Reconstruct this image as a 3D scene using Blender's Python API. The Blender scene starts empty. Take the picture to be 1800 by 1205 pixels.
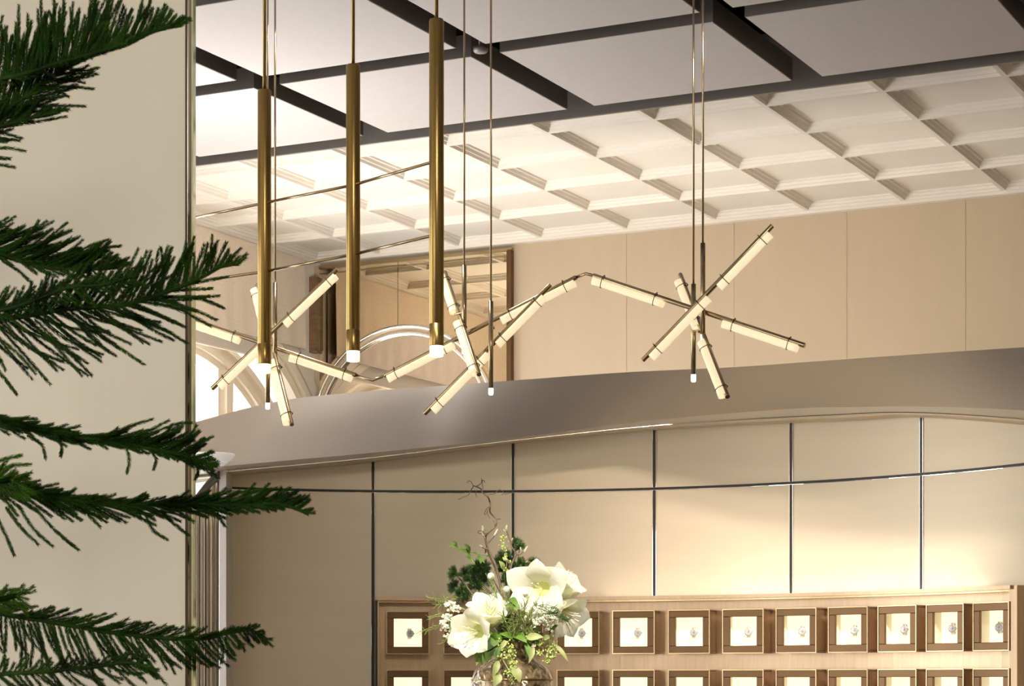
import bpy, math, random
import numpy as np
from mathutils import Vector, Matrix
random.seed(7); RNG = np.random.default_rng(7)
PI = math.pi
S = bpy.context.scene
COL = S.collection

# ------------------------------------------------------------------ frame of reference
# camera stands at x=0, y=0, eye height 1.5 m, looking level along +y (a shift lens looks up)
F, HV, EYE = 3847.0, 1195.0, 1.5
TH = math.radians(26.61); CT, ST = math.cos(TH), math.sin(TH)
def AB(a, b, z=0.0):            # room axes: a along the back wall, b towards it
    return Vector((CT*a + ST*b, -ST*a + CT*b, z))
def P(u, v, Y):                 # the point seen at u, v that stands at depth Y
    return Vector(((u-900.0)/F*Y, Y, EYE + (HV-v)/F*Y))
VA, VB = Vector((CT, -ST, 0)), Vector((ST, CT, 0))
CEIL = EYE + 3.0

# ------------------------------------------------------------------ camera, world, exposure, big lights
cd = bpy.data.cameras.new('camera'); cam = bpy.data.objects.new('camera', cd); COL.objects.link(cam)
cam.location = (0, 0, EYE); cam.rotation_euler = (PI/2, 0, 0)
cd.sensor_width = 36.0; cd.lens = 36.0*F/1800.0; cd.shift_y = (HV-602.5)/1800.0
cd.clip_start = 0.05; cd.clip_end = 200
S.camera = cam
W = bpy.data.worlds.new('daylight'); S.world = W; W.use_nodes = True
W.node_tree.nodes['Background'].inputs[0].default_value = (1.0, 0.985, 0.96, 1)
W.node_tree.nodes['Background'].inputs[1].default_value = 5.0
S.view_settings.view_transform = 'Standard'; S.view_settings.look = 'None'
S.view_settings.gamma = 1.0; S.view_settings.use_curve_mapping = False
S.view_settings.exposure = 0.1
try:
    S.cycles.max_bounces = 10; S.cycles.diffuse_bounces = 6; S.cycles.glossy_bounces = 6
    S.cycles.sample_clamp_indirect = 6.0; S.cycles.use_denoising = True
    S.cycles.caustics_reflective = False; S.cycles.caustics_refractive = False
except Exception: pass

def area(name, loc, aim, sx, sy, power, col=(1, 1, 1), portal=False, spread=None):
    l = bpy.data.lights.new(name, 'AREA'); l.shape = 'RECTANGLE'; l.size = sx; l.size_y = sy
    l.energy = power; l.color = col
    if spread: l.spread = spread
    o = bpy.data.objects.new(name, l); COL.objects.link(o); o.location = loc
    o.rotation_euler = Vector(aim).to_track_quat('-Z', 'Y').to_euler()
    if portal:
        try: l.cycles.is_portal = True
        except Exception: pass
    return o
WINB = [11.9, 7.4, 2.9, -1.6]            # centres of the arched windows along the left wall
for wb in WINB:
    area('window_daylight', AB(-8.62, wb, EYE+0.4), VA, 3.4, 3.8, 0, portal=True)
area('rear_fill_daylight', AB(-5.1, -4.25, 2.2), VB, 5.0, 2.6, 0, portal=True)  # unseen rear opening added for daylight fill

# ------------------------------------------------------------------ materials
def mat(name, col, rough=0.5, metal=0.0, emit=None, es=0.0, noise=0.0, nscale=8.0, bump=0.0, bscale=60.0,
        stretch=None, trans=0.0, spec=None, coat=0.0, col2=None):
    m = bpy.data.materials.new(name); m.use_nodes = True
    nt = m.node_tree; b = nt.nodes['Principled BSDF']
    b.inputs['Base Color'].default_value = (*col, 1); b.inputs['Roughness'].default_value = rough
    b.inputs['Metallic'].default_value = metal
    if spec is not None: b.inputs['Specular IOR Level'].default_value = spec
    if trans: b.inputs['Transmission Weight'].default_value = trans
    if coat: b.inputs['Coat Weight'].default_value = coat
    if emit:
        b.inputs['Emission Color'].default_value = (*emit, 1); b.inputs['Emission Strength'].default_value = es
    if noise or bump:
        tc = nt.nodes.new('ShaderNodeTexCoord'); mp = nt.nodes.new('ShaderNodeMapping')
        if stretch: mp.inputs['Scale'].default_value = stretch
        nt.links.new(tc.outputs['Object'], mp.inputs['Vector'])
    if noise:
        n = nt.nodes.new('ShaderNodeTexNoise'); n.inputs['Scale'].default_value = nscale; n.inputs['Detail'].default_value = 4
        nt.links.new(mp.outputs['Vector'], n.inputs['Vector'])
        r = nt.nodes.new('ShaderNodeValToRGB')
        lo = [max(0, c*(1-noise)) for c in col]; hi = [min(1, c*(1+noise)) for c in (col2 or col)]
        r.color_ramp.elements[0].color = (*lo, 1); r.color_ramp.elements[1].color = (*hi, 1)
        r.color_ramp.elements[0].position = 0.3; r.color_ramp.elements[1].position = 0.7
        nt.links.new(n.outputs['Fac'], r.inputs['Fac']); nt.links.new(r.outputs['Color'], b.inputs['Base Color'])
    if bump:
        n2 = nt.nodes.new('ShaderNodeTexNoise'); n2.inputs['Scale'].default_value = bscale; n2.inputs['Detail'].default_value = 3
        nt.links.new(mp.outputs['Vector'], n2.inputs['Vector'])
        bp = nt.nodes.new('ShaderNodeBump'); bp.inputs['Strength'].default_value = bump; bp.inputs['Distance'].default_value = 0.01
        nt.links.new(n2.outputs['Fac'], bp.inputs['Height']); nt.links.new(bp.outputs['Normal'], b.inputs['Normal'])
    return m
M = {}
M['plaster'] = mat('warm_white_plaster', (0.80, 0.76, 0.705), 0.7, noise=0.03, nscale=3)
M['wallcover'] = mat('beige_wall_panelling', (0.54, 0.45, 0.33), 0.55, noise=0.02, nscale=4, stretch=(3, 3, .6), bump=0.02, bscale=150)
M['joint'] = mat('panel_joint', (0.49, 0.41, 0.29), 0.6, noise=0.02)
M['satin'] = mat('champagne_satin_panel', (0.71, 0.60, 0.445), 0.38, 0.35, noise=0.03, nscale=2, stretch=(.6, .6, 5))
M['bulkhead'] = mat('bulkhead_satin_paint', (0.47, 0.425, 0.375), 0.45, 0.55, noise=0.02, nscale=2)
M['softmetal'] = mat('brushed_champagne_metal', (0.70, 0.61, 0.48), 0.3, 0.85, noise=0.05, nscale=6, stretch=(1, 1, 14))
M['soffit'] = mat('lightened_soffit_metal', (0.84, 0.77, 0.67), 0.35, 0.25, noise=0.02, nscale=3)  # pale tone stands in for light falling on the soffit from below
M['chrome'] = mat('polished_chrome', (0.86, 0.83, 0.78), 0.06, 1.0, noise=0.02, nscale=4)
M['black'] = mat('black_reveal', (0.012, 0.010, 0.008), 0.35, noise=0.1)
M['mirror'] = mat('bronze_mirror', (0.93, 0.80, 0.58), 0.015, 1.0, noise=0.015, nscale=1, bump=0.005, bscale=1.6)
M['mirror_clear'] = mat('clear_mirror', (0.93, 0.87, 0.80), 0.012, 1.0, noise=0.01, nscale=1, bump=0.006, bscale=2.0)
M['acoustic'] = mat('ceiling_panel_fabric', (0.57, 0.545, 0.54), 0.75, noise=0.02, nscale=20, bump=0.03, bscale=300)
M['darkmetal'] = mat('dark_bronze_metal', (0.22, 0.20, 0.19), 0.45, 0.45, noise=0.06, nscale=5)
M['void'] = mat('ceiling_void', (0.02, 0.018, 0.017), 0.8, noise=0.1)
M['brass'] = mat('aged_brass', (0.37, 0.25, 0.085), 0.27, 1.0, noise=0.05, nscale=14, stretch=(8, 8, .4))
M['bar_brass'] = mat('pale_brass', (0.50, 0.39, 0.24), 0.2, 1.0, noise=0.04, nscale=14)
M['blackened'] = mat('dark_clip_metal', (0.10, 0.07, 0.04), 0.4, 0.8, noise=0.1)
M['glow'] = mat('lit_ribbed_glass', (0.7, 0.6, 0.42), 0.4, emit=(1.0, 0.82, 0.52), es=0.72, noise=0.03, nscale=60)
M['tip'] = mat('lit_acrylic_tip', (0.9, 0.85, 0.7), 0.3, emit=(1.0, 0.86, 0.58), es=1.3, noise=0.03, nscale=40)
M['tip_hot'] = mat('bright_lamp_tip', (0.9, 0.9, 0.85), 0.3, emit=(1.0, 0.93, 0.80), es=5.0, noise=0.02)
M['linen'] = mat('linen_blind', (0.74, 0.65, 0.55), 0.9, noise=0.06, nscale=40, stretch=(1, 1, 3), bump=0.06, bscale=200)
M['greyblind'] = mat('sheer_grey_blind', (0.62, 0.57, 0.51), 0.9, noise=0.03, nscale=40)
M['frame'] = mat('cream_window_paint', (0.85, 0.77, 0.64), 0.45, noise=0.02)
M['whitepaint'] = mat('white_gloss_paint', (0.86, 0.84, 0.81), 0.3, noise=0.01)
M['bowl_glow'] = mat('self_lit_bowl_white', (0.86, 0.84, 0.80), 0.4, emit=(1.0, 0.93, 0.84), es=0.30, noise=0.02)  # emission put into the white capital to brighten it
M['wood'] = mat('dark_carved_wood', (0.24, 0.14, 0.075), 0.45, noise=0.25, nscale=12, stretch=(1, 1, 4))
M['bronze'] = mat('brushed_bronze', (0.56, 0.41, 0.27), 0.3, 0.9, noise=0.06, nscale=5, stretch=(14, 14, 1))
M['bezel'] = mat('dark_bronze_bezel', (0.17, 0.10, 0.05), 0.32, 0.85, noise=0.08, nscale=4)
M['edge'] = mat('polished_bronze_edge', (0.66, 0.48, 0.27), 0.25, 1.0, noise=0.03)
M['lit'] = mat('lit_cream_lining', (0.9, 0.82, 0.62), 0.7, emit=(1.0, 0.87, 0.60), es=1.0, noise=0.03, nscale=6)
M['liner'] = mat('cream_lining', (0.9, 0.84, 0.68), 0.7, noise=0.02)
M['steel'] = mat('watch_steel', (0.82, 0.80, 0.79), 0.25, 0.45, noise=0.05)
M['dial'] = mat('watch_dial', (0.66, 0.66, 0.70), 0.3, 0.1, noise=0.45, nscale=220)
M['screen'] = mat('cream_screen_panel', (0.88, 0.82, 0.66), 0.42, 0.05, noise=0.014, nscale=2, stretch=(3, 3, .7), bump=0.01, bscale=200)
M['greenglint'] = mat('glass_edge', (0.62, 0.72, 0.34), 0.1, 0.2, noise=0.3, nscale=6, col2=(0.80, 0.95, 0.42))  # green reflection in the glass edge is put into the colour
M['marble'] = mat('dark_stone_floor', (0.17, 0.14, 0.115), 0.3, noise=0.08, nscale=2)
M['needle'] = mat('pine_needle', (0.011, 0.028, 0.003), 0.6, spec=0.10, noise=0.5, nscale=9, col2=(0.030, 0.080, 0.007))
M['needle_new'] = mat('young_pine_needle', (0.055, 0.13, 0.008), 0.6, spec=0.1, noise=0.3, nscale=9)
M['bark'] = mat('pine_bark', (0.035, 0.040, 0.014), 0.8, noise=0.3, nscale=30, bump=0.3)
M['terracotta'] = mat('dark_planter', (0.09, 0.08, 0.07), 0.5, noise=0.1)
M['soil'] = mat('soil', (0.05, 0.035, 0.02), 0.95, noise=0.3, nscale=30, bump=0.5)
M['petal'] = mat('white_petal', (0.90, 0.88, 0.74), 0.5, noise=0.03, nscale=12, bump=0.15, bscale=70)
M['throat'] = mat('green_throat', (0.62, 0.72, 0.25), 0.5, noise=0.1)
M['stamen'] = mat('pale_stamen', (0.88, 0.86, 0.60), 0.5, noise=0.03)
M['stem'] = mat('green_stem', (0.20, 0.32, 0.08), 0.5, noise=0.15)
M['leaf'] = mat('bouquet_leaf', (0.045, 0.105, 0.012), 0.5, spec=0.2, noise=0.3, nscale=14, col2=(0.11, 0.19, 0.03))
M['paleleaf'] = mat('pale_eucalyptus_leaf', (0.27, 0.30, 0.10), 0.5, noise=0.2, nscale=20)
M['twig'] = mat('brown_twig', (0.13, 0.085, 0.05), 0.7, noise=0.25, nscale=40, bump=0.2)
M['bud'] = mat('downy_bud', (0.36, 0.36, 0.22), 0.75, noise=0.15, nscale=60)
M['conifer'] = mat('conifer_sprig', (0.045, 0.095, 0.016), 0.5, noise=0.35, nscale=20)
M['berry'] = mat('eucalyptus_seed', (0.42, 0.48, 0.13), 0.4, noise=0.2, nscale=40)
M['wax'] = mat('waxflower_petal', (0.86, 0.82, 0.68), 0.5, noise=0.06)
M['ball'] = mat('downy_ball', (0.74, 0.70, 0.58), 0.85, noise=0.1, nscale=90, bump=0.5, bscale=160)
M['wire'] = mat('olive_wiry_foliage', (0.22, 0.27, 0.07), 0.5, noise=0.25, nscale=30)
M['plinth'] = mat('plinth_stone', (0.5, 0.44, 0.36), 0.4, noise=0.08)
def petal_mat():
    m = mat('white_petal', (0.92, 0.90, 0.76), 0.5, noise=0.03, nscale=12, bump=0.15, bscale=70); nt = m.node_tree; b = nt.nodes['Principled BSDF']
    out = [n for n in nt.nodes if n.type == 'OUTPUT_MATERIAL'][0]; tr = nt.nodes.new('ShaderNodeBsdfTranslucent'); tr.inputs[0].default_value = (.93, .92, .74, 1)
    mx = nt.nodes.new('ShaderNodeMixShader'); mx.inputs[0].default_value = .45
    nt.links.new(b.outputs[0], mx.inputs[1]); nt.links.new(tr.outputs[0], mx.inputs[2]); nt.links.new(mx.outputs[0], out.inputs[0]); return m
M['petal'] = petal_mat()
def vase_mat():
    m = mat('amber_mottled_glass', (0.16, 0.085, 0.03), 0.1, 0.5, noise=0.7, nscale=17, col2=(0.36, 0.27, 0.16), coat=0.6)
    nt = m.node_tree; b = nt.nodes['Principled BSDF']
    v = nt.nodes.new('ShaderNodeTexVoronoi'); v.inputs['Scale'].default_value = 34
    tc = nt.nodes.new('ShaderNodeTexCoord'); nt.links.new(tc.outputs['Object'], v.inputs['Vector'])
    bp = nt.nodes.new('ShaderNodeBump'); bp.inputs['Strength'].default_value = 0.9; bp.inputs['Distance'].default_value = 0.012
    nt.links.new(v.outputs['Distance'], bp.inputs['Height']); nt.links.new(bp.outputs['Normal'], b.inputs['Normal'])
    return m
M['vase'] = vase_mat()
def pane_mat():
    m = bpy.data.materials.new('clear_pane'); m.use_nodes = True; nt = m.node_tree
    for n in list(nt.nodes):
        if n.type != 'OUTPUT_MATERIAL': nt.nodes.remove(n)
    out = [n for n in nt.nodes if n.type == 'OUTPUT_MATERIAL'][0]
    t = nt.nodes.new('ShaderNodeBsdfTransparent'); g = nt.nodes.new('ShaderNodeBsdfGlossy'); g.inputs['Roughness'].default_value = 0.02
    fr = nt.nodes.new('ShaderNodeFresnel'); fr.inputs['IOR'].default_value = 1.25
    mx = nt.nodes.new('ShaderNodeMixShader'); ge = nt.nodes.new('ShaderNodeNewGeometry')
    iv = nt.nodes.new('ShaderNodeMath'); iv.operation = 'SUBTRACT'; iv.inputs[0].default_value = 1.0; nt.links.new(ge.outputs['Backfacing'], iv.inputs[1])
    mu = nt.nodes.new('ShaderNodeMath'); mu.operation = 'MULTIPLY'; nt.links.new(fr.outputs[0], mu.inputs[0]); nt.links.new(iv.outputs[0], mu.inputs[1])
    nt.links.new(mu.outputs[0], mx.inputs[0])
    nt.links.new(t.outputs[0], mx.inputs[1]); nt.links.new(g.outputs[0], mx.inputs[2]); nt.links.new(mx.outputs[0], out.inputs[0])
    return m
M['pane'] = pane_mat()

# ------------------------------------------------------------------ object helpers
ORG = {}
def tag(o, label=None, cat=None, group=None, kind=None):
    if label: o['label'] = label
    if cat: o['category'] = cat
    if group: o['group'] = group
    if kind: o['kind'] = kind
    return o
def thing(name, loc, label, cat, group=None):
    o = bpy.data.objects.new(name, None); COL.objects.link(o); o.location = loc; o.empty_display_size = 0.1
    ORG[o.name] = Vector(loc); return tag(o, label, cat, group)
class MB:
    def __init__(s): s.v = []; s.f = []; s.sm = []
    def add(s, vs, fs, smooth=False):
        k = len(s.v); s.v.extend([tuple(p) for p in vs])
        s.f.extend([tuple(i+k for i in f) for f in fs]); s.sm.extend([smooth]*len(fs)); return s
    def hexa(s, c8, smooth=False):      # 8 corners: 4 bottom ccw, 4 top ccw
        return s.add(c8, [(3, 2, 1, 0), (4, 5, 6, 7), (0, 1, 5, 4), (1, 2, 6, 5), (2, 3, 7, 6), (3, 0, 4, 7)], smooth)
    def box(s, c, ex, ey, ez, hx, hy, hz):
        c = Vector(c); ex = Vector(ex); ey = Vector(ey); ez = Vector(ez)
        q = [c+ex*(sx*hx)+ey*(sy*hy)+ez*(sz*hz) for sz in (-1, 1) for sx, sy in ((-1, -1), (1, -1), (1, 1), (-1, 1))]
        return s.hexa(q)
    def abox(s, a0, a1, b0, b1, z0, z1):  # box in room axes
        return s.hexa([AB(a, b, z) for z in (z0, z1) for a, b in ((a0, b0), (a1, b0), (a1, b1), (a0, b1))])
    def tube(s, pts, r, seg=10, cap=True, smooth=True):
        pts = [Vector(p) for p in pts]; n = len(pts)
        rs = r if isinstance(r, (list, tuple)) else [r]*n
        t0 = (pts[1]-pts[0]).normalized()
        up = Vector((0, 0, 1)) if abs(t0.z) < 0.9 else Vector((1, 0, 0))
        nn = (up - t0*up.dot(t0)).normalized(); vs = []
        for i in range(n):
            t = (pts[min(i+1, n-1)]-pts[max(i-1, 0)])
            if t.length < 1e-9: t = t0
            t = t.normalized()
            nn = nn - t*nn.dot(t)
            if nn.length < 1e-6: nn = t.orthogonal()
            nn.normalize(); bb = t.cross(nn)
            for k in range(seg):
                a = 2*PI*k/seg; vs.append(pts[i]+(nn*math.cos(a)+bb*math.sin(a))*rs[i])
        fs = [(i*seg+k, i*seg+(k+1) % seg, (i+1)*seg+(k+1) % seg, (i+1)*seg+k) for i in range(n-1) for k in range(seg)]
        s.add(vs, fs, smooth)
        if cap:
            k0 = len(s.v)-len(vs)
            s.f.append(tuple(k0+k for k in range(seg))[::-1]); s.f.append(tuple(k0+(n-1)*seg+k for k in range(seg))); s.sm += [False, False]
        return s
    def lathe(s, base, prof, seg=32, smooth=True):   # prof: (r, z) list, vertical axis at base
        b = Vector(base); n = len(prof); vs = []
        for r, z in prof:
            for k in range(seg):
                a = 2*PI*k/seg; vs.append(b+Vector((r*math.cos(a), r*math.sin(a), z)))
        fs = [(i*seg+k, i*seg+(k+1) % seg, (i+1)*seg+(k+1) % seg, (i+1)*seg+k) for i in range(n-1) for k in range(seg)]
        return s.add(vs, fs, smooth)
    def ball(s, c, r, nu=8, nv=5, sc=(1, 1, 1), axis=None):
        c = Vector(c); vs = []; rot = Vector(axis).to_track_quat('Z', 'Y') if axis is not None else None
        for j in range(nv+1):
            p = PI*j/nv
            for k in range(nu):
                a = 2*PI*k/nu; q = Vector((sc[0]*math.sin(p)*math.cos(a), sc[1]*math.sin(p)*math.sin(a), sc[2]*math.cos(p)))*r
                vs.append(c+(rot @ q if rot else q))
        fs = [(j*nu+k, (j+1)*nu+k, (j+1)*nu+(k+1) % nu, j*nu+(k+1) % nu) for j in range(nv) for k in range(nu)]
        return s.add(vs, fs, True)
    def grid(s, rows, smooth=True, close=False):
        m = len(rows[0]); vs = [p for r in rows for p in r]
        fs = [(i*m+k, i*m+k+1, (i+1)*m+k+1, (i+1)*m+k) for i in range(len(rows)-1) for k in range(m-1)]
        if close: fs += [(i*m+m-1, i*m, (i+1)*m, (i+1)*m+m-1) for i in range(len(rows)-1)]
        return s.add(vs, fs, smooth)
    def arr(s, V, T, smooth=False):      # numpy arrays of vertices and faces
        k = len(s.v); s.v.extend(map(tuple, V.tolist())); s.f.extend(map(tuple, (T+k).tolist())); s.sm.extend([smooth]*len(T)); return s
    def build(s, name, m, parent=None, label=None, cat=None, group=None, kind=None, loc=None, bevel=0.0):
        if parent is not None: org = ORG[parent.name]
        elif loc is not None: org = Vector(loc)
        else:
            A = np.array(s.v); org = Vector(((A[:, 0].min()+A[:, 0].max())/2, (A[:, 1].min()+A[:, 1].max())/2, A[:, 2].min()))
        me = bpy.data.meshes.new(name)
        A = np.array(s.v, dtype=float)-np.array(org)
        me.from_pydata(A.tolist(), [], s.f); me.polygons.foreach_set('use_smooth', s.sm); me.update()
        me.materials.append(m if not isinstance(m, str) else M[m])
        o = bpy.data.objects.new(name, me); COL.objects.link(o)
        if parent is not None: o.parent = parent
        else: o.location = org
        ORG[o.name] = org
        if bevel:
            bv = o.modifiers.new('edge', 'BEVEL'); bv.width = bevel; bv.segments = 2; bv.limit_method = 'ANGLE'
        return tag(o, label, cat, group, kind)
def struct(name, mb, m, label=None, parent=None):
    return mb.build(name, m, parent, label=label, kind=None if parent else 'structure')
def spline(pts, n=6):                    # Catmull-Rom through control points
    pts = [Vector(p) for p in pts]; out = []
    for i in range(len(pts)-1):
        p0 = pts[max(i-1, 0)]; p1 = pts[i]; p2 = pts[i+1]; p3 = pts[min(i+2, len(pts)-1)]
        for k in range(n):
            t = k/n
            out.append(0.5*((2*p1)+(p2-p0)*t+(2*p0-5*p1+4*p2-p3)*t*t+(3*p1-p0-3*p2+p3)*t**3))
    out.append(pts[-1]); return out
def interp(x, xs, ys): return float(np.interp(x, xs, ys))
def smooth_interp(xs, ys):               # smoothed piecewise curve through the survey points
    cps = spline([Vector((x, y, 0)) for x, y in zip(xs, ys)], 12)
    X = [p.x for p in cps]; Y = [p.y for p in cps]
    return lambda x: float(np.interp(x, X, Y))

# ------------------------------------------------------------------ floor, side walls, back wall
A0, A1, B0, B1 = -8.3, 3.6, -4.0, 13.4
struct('floor', MB().abox(A0-.3, A1+.3, B0-.3, B1+.3, -0.1, 0), 'marble')
wb_ = MB().abox(A0-.3, A1+.3, B1, B1+.2, 0, CEIL+.6)
back = struct('wall_back', wb_, 'wallcover')
for k, a in enumerate((-5.86, -5.096, -4.333, -3.567, -2.80)):
    struct('seam', MB().abox(a-.002, a+.002, B1-.002, B1+.01, 2.6, CEIL), 'joint', parent=back)
struct('wall_right', MB().abox(A1, A1+.2, B0-.3, B1+.3, 0, CEIL+.6), 'wallcover')
rear = MB()
for a0, a1, z0, z1 in ((A0-.3, -7.6, 0, CEIL+.6), (-2.6, A1+.3, 0, CEIL+.6), (-7.6, -2.6, 0, .9), (-7.6, -2.6, 3.3, CEIL+.6)):  # unseen opening, sized for the daylight it lets in
    rear.abox(a0, a1, B0-.2, B0, z0, z1)
struct('wall_rear', rear, 'wallcover')

# left wall with deep arched windows
ZC, R0 = EYE+0.77, 1.72                  # springing level and radius of each arch
lw = MB()
edges = [B0-.3]
for wb in sorted(WINB): edges += [wb-R0, wb+R0]
edges.append(B1+.2)
for k in range(0, len(edges), 2): lw.abox(A0-.28, A0, edges[k], edges[k+1], 0, CEIL+.6)
NA = 40
for wb in WINB:
    lw.abox(A0-.28, A0, wb-R0, wb+R0, 0, 0.6)
    for i in range(NA):
        t0, t1 = PI*i/NA, PI*(i+1)/NA
        b0, z0, b1, z1 = wb+R0*math.cos(t0), ZC+R0*math.sin(t0), wb+R0*math.cos(t1), ZC+R0*math.sin(t1)
        zt = CEIL+.6
        lw.hexa([AB(a, b, z) for (b, z) in ((b0, z0), (b0, zt)) for a, b, z in ((A0-.28, b, z),)] if False else
                [AB(A0-.28, b0, z0), AB(A0, b0, z0), AB(A0, b1, z1), AB(A0-.28, b1, z1),
                 AB(A0-.28, b0, zt), AB(A0, b0, zt), AB(A0, b1, zt), AB(A0-.28, b1, zt)])
struct('wall_left', lw, 'plaster')
def ring(mb, wb, r0, r1, a0, a1, n=40, t0=0.0, t1=PI):
    rows = []
    for i in range(n+1):
        t = t0+(t1-t0)*i/n; c, s_ = math.cos(t), math.sin(t)
        rows.append([AB(a, wb+r*c, ZC+r*s_) for a, r in ((a0, r0), (a1, r0), (a1, r1), (a0, r1), (a0, r0))])
    mb.grid(rows, smooth=False)
for k, wb in enumerate(WINB):
    fr = MB()
    ring(fr, wb, 1.42, 1.63, A0-.24, A0-.12)
    ring(fr, wb, 1.46, 1.50, A0-.13, A0-.09); ring(fr, wb, 1.55, 1.59, A0-.13, A0-.07)
    for db in (-.54, .54): fr.abox(A0-.24, A0-.11, wb+db-.09, wb+db+.09, .6, ZC+math.sqrt(1.43**2-.5**2)); fr.abox(A0-.13, A0-.08, wb+db-.03, wb+db+.03, .6, ZC+1.3)
    for sg in (-1, 1): fr.abox(A0-.24, A0-.12, min(wb+sg*1.42, wb+sg*1.63), max(wb+sg*1.42, wb+sg*1.63), .6, ZC)
    fr.abox(A0-.24, A0-.11, wb-1.6, wb+1.6, ZC-.35, ZC-.2)
    w = struct('window_%d' % (k+1), fr, 'frame')
    arc = MB()
    for r0, r1, d in ((1.72, 1.78, .03), (1.80, 1.86, .05), (1.90, 1.99, .035)): ring(arc, wb, r0, r1, A0, A0+d)
    struct('moulding', arc, 'frame', parent=w)
    struct('glass', MB().abox(A0-.2, A0-.195, wb-1.72, wb+1.72, .6, ZC+1.72), 'pane', parent=w)
# blinds: outer linen blind on the wall, inner sheer blind in the reveal
for k, wb in enumerate(WINB[:3]):
    place = ('beside the bronze mirror', 'behind the standing cream screen', 'far behind the screen towards the rear wall')[k]
    b0, b1 = wb-1.95, wb+1.27
    rows = []
    for i in range(61):
        b = b0+(b1-b0)*i/60; w = .008*math.sin(i*1.7)+.006*math.sin(i*.53)
        rows.append([AB(A0+.06+w*t, b, 4.468-(4.468-(EYE+2.349))*t) for t in (0, .25, .5, .75, 1)])
    bl = MB(); bl.grid(rows); bl.grid([[q+VA*.004 for q in r] for r in rows]); bl.abox(A0+.052, A0+.058, b0, b1, 4.40, 4.468)
    root = thing('window_blind', AB(A0+.07, wb, EYE+2.349), 'beige linen blind on the arched window '+place, 'blind', 'linen window blinds')
    bl.build('fabric', 'linen', root)
    MB().abox(A0+.053, A0+.071, b0, b1, EYE+2.339, EYE+2.352).build('hem_bar', 'linen', root)
    root = thing('sheer_blind', AB(A0+.02, wb, EYE+2.2), 'pale grey sheer blind hanging lower than the linen one '+('beside the bronze mirror', 'behind the cream screen', 'nearest the rear wall')[k], 'blind', 'sheer window blinds')
    MB().abox(A0+.012, A0+.018, wb-1.85, wb+1.296, EYE+2.222, 4.3).build('fabric', 'greyblind', root)
    MB().abox(A0+.010, A0+.022, wb-1.85, wb+1.296, EYE+2.212, EYE+2.222).build('hem_bar', 'frame', root)

# dark wooden carved post in the corner and the bronze mirror wall
cp = MB(); cp.abox(A0, A0+.05, B1-.07, B1, 3.84, 4.38)
for k in range(5): cp.abox(A0+.05, A0+.06, B1-.065+k*.013, B1-.058+k*.013, 3.86, 4.3)
struct('trim_1', cp, 'wood')
# Mirror
root = thing('wall_mirror', AB(-7.5, B1-.02, .9), 'large bronze tinted mirror with thin brass frame beside the linen blind', 'mirror')
MB().abox(-8.24, -7.602, B1-.020, B1-.004, .9, EYE+2.945).build('mirror_pane', 'mirror', root)
MB().abox(-7.598, -6.74, B1-.020, B1-.004, .9, EYE+2.945).build('mirror_pane', 'mirror', root)
fr = MB(); fr.abox(-6.726, -6.700, B1-.045, B1, .9, EYE+2.94); fr.abox(-6.74, -6.735, B1-.03, B1, .9, EYE+2.94)
fr.build('side_frame', 'bezel', root)
fr = MB(); fr.abox(-8.24, -6.70, B1-.035, B1, EYE+2.935, EYE+2.955); fr.abox(-8.24, -6.70, B1-.03, B1, EYE+2.90, EYE+2.908); fr.build('top_frame', 'bar_brass', root)
# arched clear mirror inset with chrome double tube
root = thing('arched_mirror', AB(-7.55, B1-.05, .9), 'round-headed clear mirror edged with chrome in front of the bronze mirror', 'mirror')
CA, CZ, CR = -7.55, EYE+1.742, 0.735
def arch_pts(r, b, z0=.9, n=48):
    return [AB(CA-r, b, z0)]+[AB(CA-r*math.cos(PI*i/n), b, CZ+r*math.sin(PI*i/n)) for i in range(n+1)]+[AB(CA+r, b, z0)]
ap = arch_pts(CR-.045, B1-.032); ap2 = arch_pts(CR-.045, B1-.022); n = len(ap)
mm = MB(); mm.add(ap+ap2, [tuple(range(n)), tuple(range(2*n-1, n-1, -1))]+[(i, i+n, (i+1) % n+n, (i+1) % n) for i in range(n)]); mm.build('mirror_pane', 'mirror_clear', root)
MB().tube(arch_pts(CR, B1-.05), .014, 10).build('outer_tube', 'chrome', root)
MB().tube(arch_pts(CR-.05, B1-.05), .010, 10).build('inner_tube', 'chrome', root)
bd = MB(); o_, i_ = arch_pts(CR, B1-.04), arch_pts(CR-.05, B1-.04); bd.grid([o_, i_]); bd.build('curved_band', 'softmetal', root)

# ------------------------------------------------------------------ coffered ceiling
PITCH, RA, RB = 0.632, -5.196, 10.8125
RW = 0.028
cells = []
def cell(a0, a1, b0, b1): cells.append((a0, a1, b0, b1))
TRAY_A, TRAY_B = -7.39, 10.575
als = [RA+PITCH*i for i in range(-4, 14)]; bls = [RB+PITCH*j for j in range(-24, 5)]
acols = [(A0+.06, als[0]-RW)]+[(als[i], als[i+1]-RW) for i in range(len(als)-1)]
brows = [(bls[j]+RW, bls[j+1]) for j in range(len(bls)-1)]
for (b0, b1) in brows:
    for (a0, a1) in acols:
        if a1 > A1: continue
        if b0 > RB-.01: cell(a0, a1, b0, b1)
        elif abs(b1-RB) < .01: cell(a0, a1, TRAY_B+.03, b1) if a1 > TRAY_A else cell(a0, a1, b0, b1)
        elif a1 < als[0]: cell(a0, a1, b0, b1)
        elif a0 < TRAY_A: cell(a0, TRAY_A-.03, b0, b1)
cf = MB()
prof = [(0, 0), (.004, .016), (.014, .018), (.020, .034), (.032, .037), (.036, .046)]
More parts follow.
